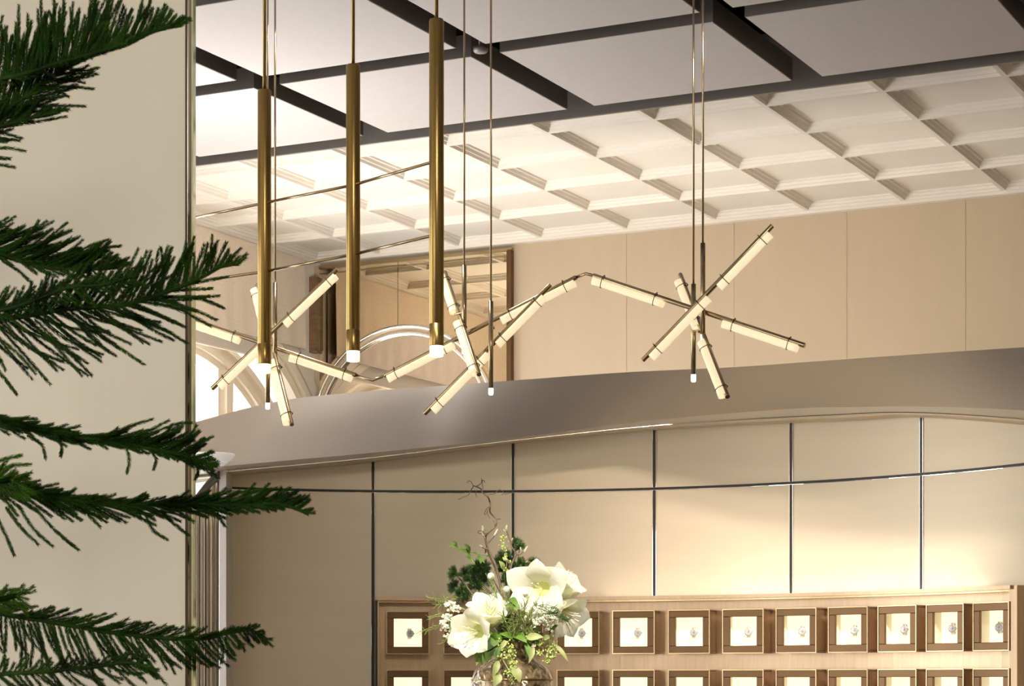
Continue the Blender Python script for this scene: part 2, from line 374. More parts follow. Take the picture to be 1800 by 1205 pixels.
for (a0, a1, b0, b1) in cells:
    loops = []
    for ins, dz in prof:
        ii = min(ins, (a1-a0)/2-.002, (b1-b0)/2-.002)
        loops.append([AB(a, b, CEIL+dz) for a, b in ((a0+ii, b0+ii), (a1-ii, b0+ii), (a1-ii, b1-ii), (a0+ii, b1-ii))])
    vs = [q for l in loops for q in l]; fs = []
    for l in range(len(loops)-1):
        for k in range(4): fs.append((l*4+k, l*4+(k+1) % 4, (l+1)*4+(k+1) % 4, (l+1)*4+k))
    l = len(loops)-1; fs.append((l*4, l*4+1, l*4+2, l*4+3)); cf.add(vs, fs)
# undersides of the ribs
xs = sorted(set([round(v, 5) for c in cells for v in c[:2]]+[A0, A1])); ys = sorted(set([round(v, 5) for c in cells for v in c[2:]]+[B0, B1]))
cellset = [(c[0]-1e-4, c[1]+1e-4, c[2]-1e-4, c[3]+1e-4) for c in cells]
carr = np.array(cellset)
for i in range(len(xs)-1):
    for j in range(len(ys)-1):
        ca, cb = (xs[i]+xs[i+1])/2, (ys[j]+ys[j+1])/2
        if ca > TRAY_A and cb < TRAY_B: continue
        if np.any((carr[:, 0] < ca) & (carr[:, 1] > ca) & (carr[:, 2] < cb) & (carr[:, 3] > cb)): continue
        b0_, a0_ = ys[j], xs[i]
        if cb > TRAY_B and ca > TRAY_A: b0_ = max(b0_, TRAY_B)
        cf.add([AB(a0_, b0_, CEIL), AB(xs[i+1], b0_, CEIL), AB(xs[i+1], ys[j+1], CEIL), AB(a0_, ys[j+1], CEIL)], [(0, 3, 2, 1)])
struct('ceiling', cf, 'plaster')
struct('ceiling_slab', MB().abox(A0-.3, A1+.3, B0-.3, B1+.3, CEIL+.55, CEIL+.7), 'void')
cn = MB(); cn.abox(A0+.05, A1, B1-.05, B1, CEIL-.02, CEIL+.02); cn.abox(A0, A0+.05, B0, B1, CEIL-.03, CEIL+.02)
struct('trim_2', cn, 'plaster')
rim = MB(); rim.abox(TRAY_A, A1, TRAY_B, TRAY_B+.02, CEIL-.004, CEIL+.30); rim.abox(TRAY_A-.02, TRAY_A, B0, TRAY_B+.02, CEIL-.004, CEIL+.30)
struct('trim_3', rim, 'darkmetal')

# hung flat panels inside the tray
PW, PP = 1.09, 1.244
rows_txt = ('next to the coffers', 'second row from the coffers', 'third row from the coffers')
for j in range(3):
    b1 = 10.422-PP*j; b0 = b1-PW
    for i in range(-1, 4):
        a0 = -5.985+PP*i; a1 = a0+PW
        c = AB((a0+a1)/2, (b0+b1)/2, CEIL)
        root = thing('ceiling_panel', c, 'square white ceiling panel %s, %s' % (rows_txt[j], ('above the brass tubes by the screen', 'above the row of brass tubes', 'beyond the third brass tube', 'above the chandelier arm', 'fourth along from the screen', 'fifth along from the screen', 'sixth along from the screen', 'seventh along from the screen', 'last along')[i+1]), 'ceiling panel', 'hung ceiling panels')
        MB().abox(a0+.004, a1-.004, b0+.004, b1-.004, CEIL, CEIL+.02).build('panel_face', 'acoustic', root)
        sb = MB()
        for q in ((a0, a1, b0, b0+.004), (a0, a1, b1-.004, b1), (a0, a0+.004, b0+.004, b1-.004), (a1-.004, a1, b0+.004, b1-.004)):
            sb.abox(q[0], q[1], q[2], q[3], CEIL+.002, CEIL+.11)
        sb.build('side_band', 'darkmetal', root)
        MB().tube([AB((a0+a1)/2, (b0+b1)/2, CEIL+.02), AB((a0+a1)/2, (b0+b1)/2, CEIL+.55)], .012).build('hanger_rod', 'darkmetal', root)
rest = MB(); rest.abox(TRAY_A, A1, B0, 10.422-PP*2-PW-.155, CEIL, CEIL+.05); rest.abox(-5.985+PP*4, A1, 10.422-PP*2-PW-.155, TRAY_B-.155, CEIL, CEIL+.05)
struct('ceiling_field', rest, 'acoustic')
# ------------------------------------------------------------------ curved panelled wall, bulkhead
WC, WR = Vector((-0.32, 8.731, 0)), 3.294
ZJ = EYE+332*12/F
def wp(phi, r=WR, z=0.0): return Vector((WC.x+r*math.sin(phi), WC.y+r*math.cos(phi), z))
def phi_at(u, r=WR):
    lo, hi = -0.9, 1.45
    for _ in range(60):
        m = (lo+hi)/2; q = wp(m, r)
        if 900+F*q.x/q.y < u: lo = m
        else: hi = m
    return (lo+hi)/2
def u_of(q): return 900+F*q.x/q.y
h_top = smooth_interp([300, 400, 655, 900, 1150, 1390, 1500, 1620, 1800, 2000], [350, 360, 385, 418, 441, 453, 457, 463, 450, 425])
h_front = smooth_interp([200, 340, 405, 655, 900, 1150, 1390, 1500, 1620, 1800, 2000], [352, 368, 377, 400, 425, 457, 477, 480, 481, 474, 455])
h_up = smooth_interp([200, 340, 430, 520, 640, 760, 905, 1100, 1290, 1417, 1600, 1800, 2000], [420, 453, 477, 495, 507, 516, 527, 541, 550, 559, 572, 585, 597])
y_up = smooth_interp([200, 340, 520, 700, 900, 1150, 1417, 1800, 2000], [12.6, 12.35, 12.0, 11.7, 11.38, 10.92, 10.36, 9.55, 9.1])
PH0, PH1 = phi_at(397), 1.45
NP = 90
cw = MB(); rows = []
tops = []
for i in range(NP+1):
    ph = PH0+(PH1-PH0)*i/NP; q = wp(ph); z = EYE+h_top(u_of(q))*q.y/F
    tops.append((ph, z)); rows.append([wp(ph, WR, zz) for zz in (0, 1.2, 2.0, 2.4, z)])
cw.grid(rows); cw.grid([[wp(ph, WR+.08, 0), wp(ph, WR+.08, z)] for ph, z in tops])
struct('wall_curved', cw, 'satin')
qe = wp(PH1); struct('wall_return', MB().box((qe.x+1.0, qe.y+.04, 1.5), (1, 0, 0), (0, 1, 0), (0, 0, 1), 1.0, .04, 1.35), 'satin')
SD = 0.42                                # soffit depth
ns = MB(); band = MB(); crown = MB(); rl, rm, rf, ru, rk = [], [], [], [], []
PHL = phi_at(250, WR-SD)
for i in range(NP+1):
    ph = PHL+(PH1-PHL)*i/NP
    q = wp(ph); u = max(250, u_of(q)); zt = EYE+h_top(u)*q.y/F
    qf = wp(ph, WR-SD); uf = u_of(qf); zf = EYE+h_front(uf)*qf.y/F
    yu = y_up(uf); up = Vector(((uf-900)/F*yu, yu, EYE+h_up(uf)*yu/F))
    inner = wp(ph, WR-.002, zt-.002); mid = inner.lerp(Vector((qf.x, qf.y, zf)), .42)
    lip = Vector((qf.x, qf.y, zf))
    rl.append([inner, inner+Vector((0, 0, .0))+(mid-inner)*.15+Vector((0, 0, -.006)), mid+Vector((0, 0, -.004)), mid])
    rm.append([mid+Vector((0, 0, .003)), lip])
    rf.append([lip.lerp(up, t)+Vector((0, 0, 0)) for t in (0, .2, .4, .6, .8, 1)])
    d = Vector((up.x*.15, 1.0, 0)).normalized()
    rk.append([up, up+Vector((0, .05, 0)), up+Vector((0, max(.2, min(2.4, 13.2-up.y-.0)), -.25))])
ns.grid(rf); ns.grid(rk, smooth=False)
struct('wall_bulkhead', ns, 'bulkhead')
struct('trim_4', band.grid(rm), 'soffit')
struct('trim_5', crown.grid(rl), 'satin')
# joints between the wall panels
tn = [6]
def joint(mbs, name=None):
    o = struct('trim_%d' % tn[0], mbs[0], 'black'); tn[0] += 1
    mbs[1].build('edge', 'chrome', o)
def cbox(mb, p0, p1, r0, r1, z0, z1, n=1):   # box bent round the curved wall (r0 far side, r1 room side)
    rows = []
    for i in range(n+1):
        ph = p0+(p1-p0)*i/n
        rows.append([wp(ph, r0, z0), wp(ph, r1, z0), wp(ph, r1, z1), wp(ph, r0, z1)])
    mb.grid(rows, smooth=False, close=True)
    k = len(mb.v); mb.f += [(k-1, k-2, k-3, k-4), tuple(k-4*(n+1)+q for q in range(4))]; mb.sm += [False, False]
ZCAB = EYE+0.455
for u in (655.5, 902, 1150.5, 1391, 1620, 1835, 2010):
    ph = phi_at(u); w = .0075/WR; zt = EYE+h_top(u)*wp(ph).y/F
    for z0, z1 in ((0 if u < 700 else ZCAB, ZJ-.008), (ZJ+.008, zt)):
        a, b = MB(), MB()
        cbox(a, ph-w, ph+w, WR-.001, WR-.006, z0, z1)
        cbox(b, ph-w-.0007, ph-w, WR-.001, WR-.005, z0, z1); cbox(b, ph+w, ph+w+.0009, WR-.001, WR-.005, z0, z1)
        joint((a, b))
a, b = MB(), MB(); cbox(a, PH0, PH1, WR-.001, WR-.006, ZJ-.0065, ZJ+.0065, 60)
cbox(b, PH0, PH1, WR-.001, WR-.004, ZJ-.009, ZJ-.0065, 60); joint((a, b))

# white end post of the curved wall
pe = MB(); pa, pb = P(386, 900, 11.55), P(397.5, 900, 11.55)
pe.hexa([Vector((pa.x, 11.55, 0)), Vector((pb.x, 11.55, 0)), Vector((pb.x, 11.95, 0)), Vector((pa.x, 11.95, 0)),
         Vector((pa.x, 11.55, P(0, 812, 11.55).z)), Vector((pb.x, 11.55, P(0, 812, 11.55).z)), Vector((pb.x, 11.95, P(0, 812, 11.55).z)), Vector((pa.x, 11.95, P(0, 812, 11.55).z))])
struct('trim_%d' % tn[0], pe, 'whitepaint'); tn[0] += 1
# ------------------------------------------------------------------ chrome pier with bowl capital
cx = P(374, 0, 11.3).x
root = thing('bowl_capital', (cx, 11.3, P(0, 820, 11.3).z), 'white shallow bowl capital on top of the white post by the chrome pier', 'capital')  # a column capital, given an added glow and uplight
R_ = 39/F*11.3; zc = lambda v: (820-v)/F*11.3
MB().lathe(Vector((cx, 11.3, P(0, 820, 11.3).z)), [(0, zc(812)), (R_*.66, zc(812)), (R_*.78, zc(809)), (R_*.94, zc(803)), (R_, zc(799)), (R_*.985, zc(797.5)), (R_*.9, zc(797.5)), (0, zc(797.5))], 48).build('bowl', 'bowl_glow', root)
MB().lathe(Vector((cx, 11.3, P(0, 820, 11.3).z)), [(0, zc(818.5)), (R_*.42, zc(818.5)), (R_*.52, zc(817)), (R_*.66, zc(812.5)), (0, zc(812.4))], 48).build('collar', 'bowl_glow', root)
# fluted mirror pier under a curved bronze band
root = thing('chrome_pier', (P(362, 0, 11.6).x, 11.6, 0), 'fluted mirror-chrome pier under the white bowl capital, behind the pine', 'pier')
fl = MB(); cols = []
x0, x1 = P(322, 0, 11.6).x, P(385.5, 0, 11.6).x
arcf = smooth_interp([318, 340, 352, 364, 376, 388, 396], [900, 878, 863, 848, 836, 827, 822])
N = 120
for i in range(N+1):
    t = i/N; x = x0+(x1-x0)*t; u = 900+F*x/11.6
    d = .0003*abs(math.sin(t*PI*9))+.001*math.sin(PI*t)-.16*(x-x0)
    top = P(0, arcf(u)+10, 11.6).z
    cols.append([Vector((x, 11.6-d, z)) for z in (0, 1.0, 2.0, top)])
fl.grid(cols); fl.build('fluted_face', 'chrome', root)
for g in range(1, 12):  # added dark strips imitate the dark and bright stripes of reflecting flutes
    k = int(g*N/12)+(g % 3); q0, q1 = cols[k][0], cols[min(N, k+2+(g % 2)*2)][0]; zt = cols[k][3].z-.004; e = Vector((0, -.0025, 0))
    MB().hexa([q0+e, q1+e, q1, q0]+[Vector((q.x, q.y, zt)) for q in (q0+e, q1+e, q1, q0)]).build('reflection_strip', 'black' if g % 3 else 'bronze', root)
ab_ = MB(); rws = []
for i in range(31):
    u = 326+(386-326)*i/30; q = P(u, arcf(u), 11.56)
    rws.append([q+Vector((0, -.05, 0)), q+Vector((0, -.05, -.012)), q+Vector((0, -.03, -.03)), q+Vector((0, .1, -.034)), q+Vector((0, .1, .0))])
ab_.grid(rws, close=True); ab_.build('curved_band', 'darkmetal', root)

# ------------------------------------------------------------------ standing cream screen in front
YS = 6.5
xr = P(326, 0, YS).x; xl = -2.6
scr = struct('wall_screen', MB().hexa([Vector((x, y, z)) for z in (0, CEIL-.02) for x, y in ((xl, YS), (xr, YS), (xr, YS+.06), (xl, YS+.06))]), 'screen')
def vstrip(name, u0, u1, y0, y1, m):
    p, q = P(u0, 0, y0).x, P(u1, 0, y0).x
    struct(name, MB().hexa([Vector((x, y, z)) for z in (0, CEIL-.02) for x, y in ((p, y0), (q, y0), (q, y1), (p, y1))]), m, parent=scr)
vstrip('dark_edge', 325.6, 329.2, YS-.004, YS+.05, 'blackened')
vstrip('metal_edge', 329.2, 332.6, YS+.002, YS+.07, 'chrome')
vstrip('bronze_edge', 332.6, 336.4, YS-.002, YS+.07, 'bar_brass')
vstrip('glass_edge', 336.4, 339.6, YS-.004, YS+.05, 'greenglint')

# ------------------------------------------------------------------ display cabinet set in the curved wall
RC = WR-.03                               # face of the bronze back panel
PCL, PCR = phi_at(664, WR-.12), phi_at(1777, WR-.12)
cab = thing('display_cabinet', wp((PCL+PCR)/2, RC, 0), 'long curved bronze display cabinet built into the panelled wall', 'cabinet')
mb = MB(); cbox(mb, PCL, PCR, WR-.005, RC, 0.0, ZCAB-.03, 50); mb.build('back_panel', 'bronze', cab)
mb = MB(); cbox(mb, PCL-.004, PCR+.006, WR-.005, WR-.145, ZCAB-.022, ZCAB-.004, 50); mb.build('top_rail', 'bronze', cab)
mb = MB(); cbox(mb, PCL, PCR, WR-.02, WR-.118, ZCAB-.032, ZCAB-.022, 50); mb.build('rail_edge', 'edge', cab)
mb = MB(); cbox(mb, PCL-.004, PCL-.0008, WR-.005, WR-.13, 0, ZCAB-.02); mb.build('side_panel', 'black', cab)
mb = MB(); cbox(mb, PCL-.0006, PCL+.002, WR-.02, WR-.128, 0, ZCAB-.026); mb.build('side_edge', 'edge', cab)
mb = MB(); cbox(mb, PCR, PCR+.016, WR-.005, WR-.13, 0, ZCAB-.004); mb.build('side_panel', 'bronze', cab)
mb = MB(); cbox(mb, PCR-.0016, PCR, WR-.02, WR-.128, 0, ZCAB-.026); mb.build('side_edge', 'edge', cab)
mb = MB(); cbox(mb, PCL, PCR, WR-.005, WR-.16, 0.0, 0.9, 50); mb.build('plinth', 'blackened', cab)

def quad_ring(mb, o, i, y0, y1):         # square picture-frame ring between y0 (front) and y1
    for x0, x1, z0, z1 in ((-o, o, i, o), (-o, o, -o, -i), (-o, -i, -i, i), (i, o, -i, i)):
        mb.hexa([(x, y, z) for z in (z0, z1) for x, y in ((x0, y0), (x1, y0), (x1, y1), (x0, y1))])
ORD = ('first', 'second', 'third', 'fourth', 'fifth', 'sixth', 'seventh', 'eighth', 'ninth', 'tenth', 'eleventh', 'twelfth')
UB = (717, 817.5, 917, 1016, 1113.5, 1211, 1306, 1399.5, 1490.5, 1577, 1661, 1742)
HB = .116; DEP = .125
def set_org(o, v): ORG[o.name] = Vector(v)
def proto_box():
    r = thing('display_box', (0, 0, 0), 'x', 'display box')
    m = MB(); quad_ring(m, HB-.004, HB-.040, 0, .016); m.build('bezel', 'bezel', r, bevel=.002)
    m = MB(); quad_ring(m, HB, HB-.010, .010, DEP-.02); m.build('casing', 'bronze', r, bevel=.003)
    m = MB(); quad_ring(m, HB+.001, HB-.004, -.003, .004); m.build('polished_edge', 'edge', r)
    m = MB(); quad_ring(m, HB-.012, HB-.016, .016, DEP-.03); m.build('lining', 'liner', r)
    m = MB(); m.hexa([(x, y, z) for z in (-HB+.012, HB-.012) for x, y in ((-HB+.012, DEP-.03), (HB-.012, DEP-.03), (HB-.012, DEP-.024), (-HB+.012, DEP-.024))]); m.build('lit_back', 'lit', r)
    m = MB(); h = HB-.040; m.hexa([(x, y, z) for z in (-h, h) for x, y in ((-h, .008), (h, .008), (h, .011), (-h, .011))]); m.build('glass', 'pane', r)
    return r
def proto_watch():
    r = thing('wristwatch', (0, 0, 0), 'x', 'watch')
    m = MB(); pts = []
    for i in range(25):
        a = 2*PI*i/24; pts.append((0, .026*math.sin(a)+.026, .030*math.cos(a)))
    rows = [[Vector((-.009, p[1], p[2])), Vector((.009, p[1], p[2])), Vector((.008, p[1]+.0015, p[2]*.94)), Vector((-.008, p[1]+.0015, p[2]*.94))] for p in pts]
    m.grid(rows, close=True); m.build('bracelet', 'steel', r)
    m = MB(); prof = [(0, -.006), (.017, -.006), (.021, -.003), (.021, .004), (0, .005)]
    vs = []; fs = []
    for rr, y in prof:
        for k in range(24): vs.append((rr*math.cos(2*PI*k/24), y-.002, rr*math.sin(2*PI*k/24)))
    for j in range(4):
        for k in range(24): fs.append((j*24+k, j*24+(k+1) % 24, (j+1)*24+(k+1) % 24, (j+1)*24+k))
    m.add(vs, fs, True); cs = m.build('case', 'steel', r)
    m = MB(); m.add([(.0155*math.cos(2*PI*k/24), -.0085, .0155*math.sin(2*PI*k/24)) for k in range(24)], [tuple(range(24))[::-1]]); m.build('dial', 'dial', cs)
    m = MB(); m.hexa([(x, y, z) for z in (-.003, .003) for x, y in ((.020, -.005), (.025, -.005), (.025, .001), (.020, .001))]); m.build('crown', 'steel', cs)
    m = MB()
    for ang, ln in ((.6, .011), (2.2, .008)):
        d = Vector((math.sin(ang), 0, math.cos(ang))); m.tube([Vector((0, -.009, 0)), Vector((0, -.009, 0))+d*ln], .0008, 5)
    m.build('hands', 'black', cs)
    return r
def dup(root):
    r = root.copy(); COL.objects.link(r); ORG[r.name] = Vector(root.location)
    for ch in list(root.children):
        c = ch.copy(); COL.objects.link(c); c.parent = r
        for g in list(ch.children):
            d = g.copy(); COL.objects.link(d); d.parent = c
    return r
pb_, pw_ = proto_box(), proto_watch()
usedb = usedw = False
RB_ = RC-.107
for row, (zc_, txt) in enumerate(((EYE+.258, 'upper'), (EYE-.060, 'lower'))):
    for k, u in enumerate(UB):
        ph = phi_at(u, RB_)
        o = pb_ if not usedb else dup(pb_); usedb = True
        q = wp(ph, RB_, zc_); o.location = q; o.rotation_euler = (0, 0, -ph)
        where = 'behind the bouquet' if k in (1, 2) and row == 0 else 'behind the vase' if k == 2 else 'by the rail' if k in (0, 11) else 'holding a watch' if row == 0 else 'under a watch box'
        tag(o, 'bronze lit display box, %s from the black cabinet edge, %s row, %s' % (ORD[k], txt, where), 'display box', 'lit boxes in the %s row' % txt)
        if row == 0:
            w = pw_ if not usedw else dup(pw_); usedw = True
            qq = wp(ph+.004, RB_+.042, zc_-.004); w.location = qq; w.rotation_euler = (0, 0, -ph*.55+.12)
            tag(w, 'small steel wristwatch in the %s lit box from the black cabinet side' % ORD[k], 'watch', 'watches in the lit boxes')

# ------------------------------------------------------------------ three brass tube pendants on a ladder of rods
TY = {0: 7.94, 1: 7.66, 2: 7.30}
TU = {0: 464.8, 1: 620.8, 2: (767.3)}
root = thing('tube_pendant', P(620.8, 634, 7.66), 'three thick vertical brass tubes with lit ends joined by thin crossing rods', 'pendant lamp')
axes = []
for k, (vt, vb, vg) in enumerate(((158, 640, 656), (114, 617, 635.5), (34, 608, 627))):
    Y, u = TY[k], TU[k]; r = .0247
    top, bot, tip = P(u, vt, Y), P(u, vb, Y), P(u, vg, Y); axes.append((u, Y))
    t = MB(); cc = Vector((top.x, Y, 0)); H = top.z-bot.z
    jn = bot.z+.074
    t.lathe(Vector((top.x, Y, bot.z)), [(0, 0.001), (r*.92, 0.001), (r*.97, 0), (r, .002), (r, .072), (r*.965, .0735), (r*.965, .0745), (r, .076), (r, H-.006), (r*.9, H), (0, H)], 40)
    tb = t.build('tube', 'brass', root)
    g = MB(); g.lathe(Vector((top.x, Y, tip.z)), [(0, .002), (r*.7, .0), (r*.93, .002), (r*.95, (bot.z-tip.z)+.002), (0, bot.z-tip.z+.002)], 32); g.build('lit_tip', 'tip', tb)
    MB().tube([top, Vector((top.x, Y, CEIL+.12))], .0062, 10).build('suspension_rod', 'brass', root)
ends = [(300, 8.33), (TU[0], TY[0]), (TU[1], TY[1]), (TU[2], TY[2])]
for vs_ in ((391, 356.5, 325, 282.5), (501, 477, 447, 412)):
    for k in range(3):
        (u0, y0), (u1, y1) = ends[k], ends[k+1]
        off = Vector((0, -.012, 0)) if False else Vector((0, 0, 0))
        a, b = P(u0, vs_[k], y0), P(u1, vs_[k+1], y1)
        MB().tube([a, b], .0052, 10).build('connecting_rod', 'bar_brass', root)

# ------------------------------------------------------------------ branching chandelier of brass bars with glass troughs
ch = thing('chandelier', P(830, 600, 9.0), 'branching brass chandelier of crossed bars with glowing ribbed glass troughs', 'chandelier')
BR = .0098
def along(p, q, t): return p+(q-p)*t
def down_of(d):
    n = Vector((0, 0, -1))-d*(-d.z); return n.normalized()
def shade(bar, a, b, side=None, clips=(0.13, 0.87)):
    d = (b-a).normalized(); dn = side or down_of(d); sd = d.cross(dn)
    cs = []
    for i in range(13):                   # half-round trough: open top at the bar, round belly below
        t = PI*i/12; cs.append(sd*(.0115*math.cos(t))+dn*(.006+.029*math.sin(t)**.7))
    inn = [c*.86+dn*.0005 for c in cs][::-1]
    prof_ = cs+inn; m = MB(); nseg = 14; rows = []
    for k in range(nseg+1):
        c = a+(b-a)*(k/nseg); e = 1.0+(.05 if k in (0, nseg) else .0)+.012*math.sin(k*2.1)
        rows.append([c+q*e for q in prof_])
    m.grid(rows, close=True); kk = len(m.v); w = len(prof_)
    m.f += [tuple(range(kk-w, kk)), tuple(range(kk-w*(nseg+1), kk-w*nseg))[::-1]]; m.sm += [False, False]
    m.build('glass_trough', 'glow', bar)
    for t in clips:
        c = a+(b-a)*t; pts = [c+sd*(.0135*math.cos(x))+dn*((.0375*math.sin(x)) if math.sin(x) > 0 else .013*math.sin(x)) for x in [2*PI*i/20 for i in range(21)]]
        mm = MB(); mm.tube(pts, .0017, 6, cap=False); mm.tube([c-dn*.012, c-dn*.017], .002, 6); mm.build('clip', 'blackened', bar)
def bar(p, q, shades, side=None, thin=None):
    m = MB(); d = (q-p).normalized()
    m.tube([p, along(p, q, .003), along(p, q, .997), q], [BR*.9, BR, BR, BR*.9], 16)
    b = m.build('light_bar', 'bar_brass', ch)
    for s0, s1 in shades: shade(b, along(p, q, s0), along(p, q, s1), side)
    return b
def tpar(p0, p1, x): return (x-p0)/(p1-p0)
YL, YM, YR = 9.3, 9.0, 8.6
# crossing bars
def ubar(e0, e1, sh, side=None):          # ends (u, v, Y), troughs given along the bar as fractions
    return bar(P(*e0), P(*e1), sh, side)
ubar((372.5, 683, 9.32), (593, 473, 9.12), ((.045, .44), (.57, .97)))
ubar((300, 549, 9.42), (626, 659, 9.22), ((.10, .385), (.655, .985)))
ubar((746, 727, 9.02), (968, 500, 8.82), ((.05, .49), (.565, .93)))
ubar((676, 660, 9.18), (1013, 487, 8.88), ((.01, .36), (.61, .985)))
ubar((1129.5, 633, 8.62), (1358, 396, 8.44), ((.045, .49), (.57, .96)))
ubar((1043, 484, 8.82), (1415, 607, 8.42), ((.005, .35), (.63, .975)))
# foreshortened bars pointing towards the camera
ubar((452, 500, 9.66), (513, 746, 8.96), ((.03, .38), (.56, .985)), Vector((-.92, -.2, -.3)).normalized())
ubar((782, 478, 9.34), (842, 658, 8.66), ((.03, .40), (.50, .985)), Vector((-.92, -.2, -.3)).normalized())
ubar((1195.5, 482, 8.94), (1279, 697, 8.24), ((.05, .44), (.56, .985)), Vector((-.9, -.2, -.35)).normalized())
# elbows between the arms
for pts in (((626, 659, 9.22), (655, 668, 9.2), (676, 660, 9.18)), ((1013, 487, 8.88), (1030, 480.5, 8.85), (1043, 484, 8.82))):
    MB().tube([P(*p) for p in pts], .0062, 10).build('elbow', 'bar_brass', ch)
# vertical stems with lamps at their lower ends
def stem(u, vthick, vbot, vtip, Y, hub=None):
    m = MB(); m.tube([P(u, vthick, Y), P(u, vbot, Y)], .0098, 16); s_ = m.build('stem', 'bar_brass', ch)
    p = P(u, vtip, Y); h = P(u, vbot, Y).z-p.z
    MB().lathe(p, [(0, .001), (.006, 0), (.0092, .003), (.0094, h+.001), (0, h+.001)], 16).build('lamp_tip', 'tip_hot', s_)
    top = P(u, vthick, Y); MB().tube([top, Vector((top.x, Y, CEIL+.12))], .0042, 8).build('suspension_rod', 'bar_brass', ch)
    if hub is not None:
        a = P(u, hub[1], Y); b = P(*hub[2]); c = a.lerp(b, .5); c.z = a.z
        MB().tube(spline([a, c, b], 5), .0048, 8).build('bracket', 'bar_brass', ch)
stem(483.5, 497, 645, 655, YL, (0, 640, (495, 645, 9.25)))
stem(470.5, 560, 708, 719, YL-.09, (0, 585, (482, 579, 9.22)))
stem(816, 466, 612, 622, YM, (0, 548, (800, 552, 9.05)))
stem(863, 529, 682, 694, YM-.12, (0, 570, (868, 577, 8.92)))
stem(1219, 499, 658, 671, YR+.06, (0, 583, (1229, 583, 8.6)))
stem(1235.5, 427, 588, 600, YR-.02, (0, 505, (1237, 520, 8.54)))

# ------------------------------------------------------------------ smoke detector in the ceiling slot
q = AB(-4.86, 9.20, CEIL+.02); dp = P(845, 88, 10.4)
root = thing('smoke_detector', (dp.x, dp.y, dp.z), 'small round detector disc in the dark slot between hung panels', 'detector')
MB().lathe(dp, [(0, -.012), (.028, -.012), (.036, -.004), (.036, .014), (0, .014)], 24).build('disc', 'darkmetal', root)
MB().tube([dp+Vector((0, 0, .01)), dp+Vector((0, 0, .5))], .01).build('drop_rod', 'darkmetal', root)

# ------------------------------------------------------------------ Norfolk Island pine
TYP = 5.5
tree = thing('norfolk_pine', (-1.62, TYP, 0), 'tall dark green Norfolk Island pine with drooping branches before the cream screen', 'tree')
def needle_cloud(mb, path, r_n, dens, rng, wf=.085):
    """short curved needles all round a twig"""
    path = np.array([tuple(p) for p in path]); seg = np.diff(path, axis=0); L = np.linalg.norm(seg, axis=1); cum = np.concatenate([[0], np.cumsum(L)])
    n = max(6, int(cum[-1]*dens)); s = np.sort(rng.uniform(0, cum[-1], n)); i = np.clip(np.searchsorted(cum, s, 'right')-1, 0, len(L)-1)
    w = ((s-cum[i])/np.maximum(L[i], 1e-9))[:, None]; base = path[i]*(1-w)+path[i+1]*w; t = seg[i]/np.maximum(L[i], 1e-9)[:, None]
    ref = np.tile(np.array([[0.13, 0.31, 0.94]]), (n, 1)); nx = np.cross(t, ref); nx /= np.linalg.norm(nx, axis=1)[:, None]+1e-9; ny = np.cross(t, nx)
    a = rng.uniform(0, 2*PI, n)[:, None]; rad = nx*np.cos(a)+ny*np.sin(a)
    fade = np.clip(1.12-0.30*(s/cum[-1])**6, .5, 1.1)[:, None]
    ln = r_n*rng.uniform(.8, 1.2, n)[:, None]*fade
    side = np.cross(t, rad)*(r_n*wf)
    mid = base+rad*ln*.55+t*ln*.42; tip = base+rad*ln*.86+t*ln*1.25
    V = np.empty((n*5, 3)); V[0::5] = base-side; V[1::5] = base+side; V[2::5] = mid+side*.9; V[3::5] = mid-side*.9; V[4::5] = tip
    k = (np.arange(n)*5)[:, None]
    T = np.concatenate([k+np.array([[0, 1, 2]]), k+np.array([[0, 2, 3]]), k+np.array([[3, 2, 4]])])
    mb.arr(V, T, False)
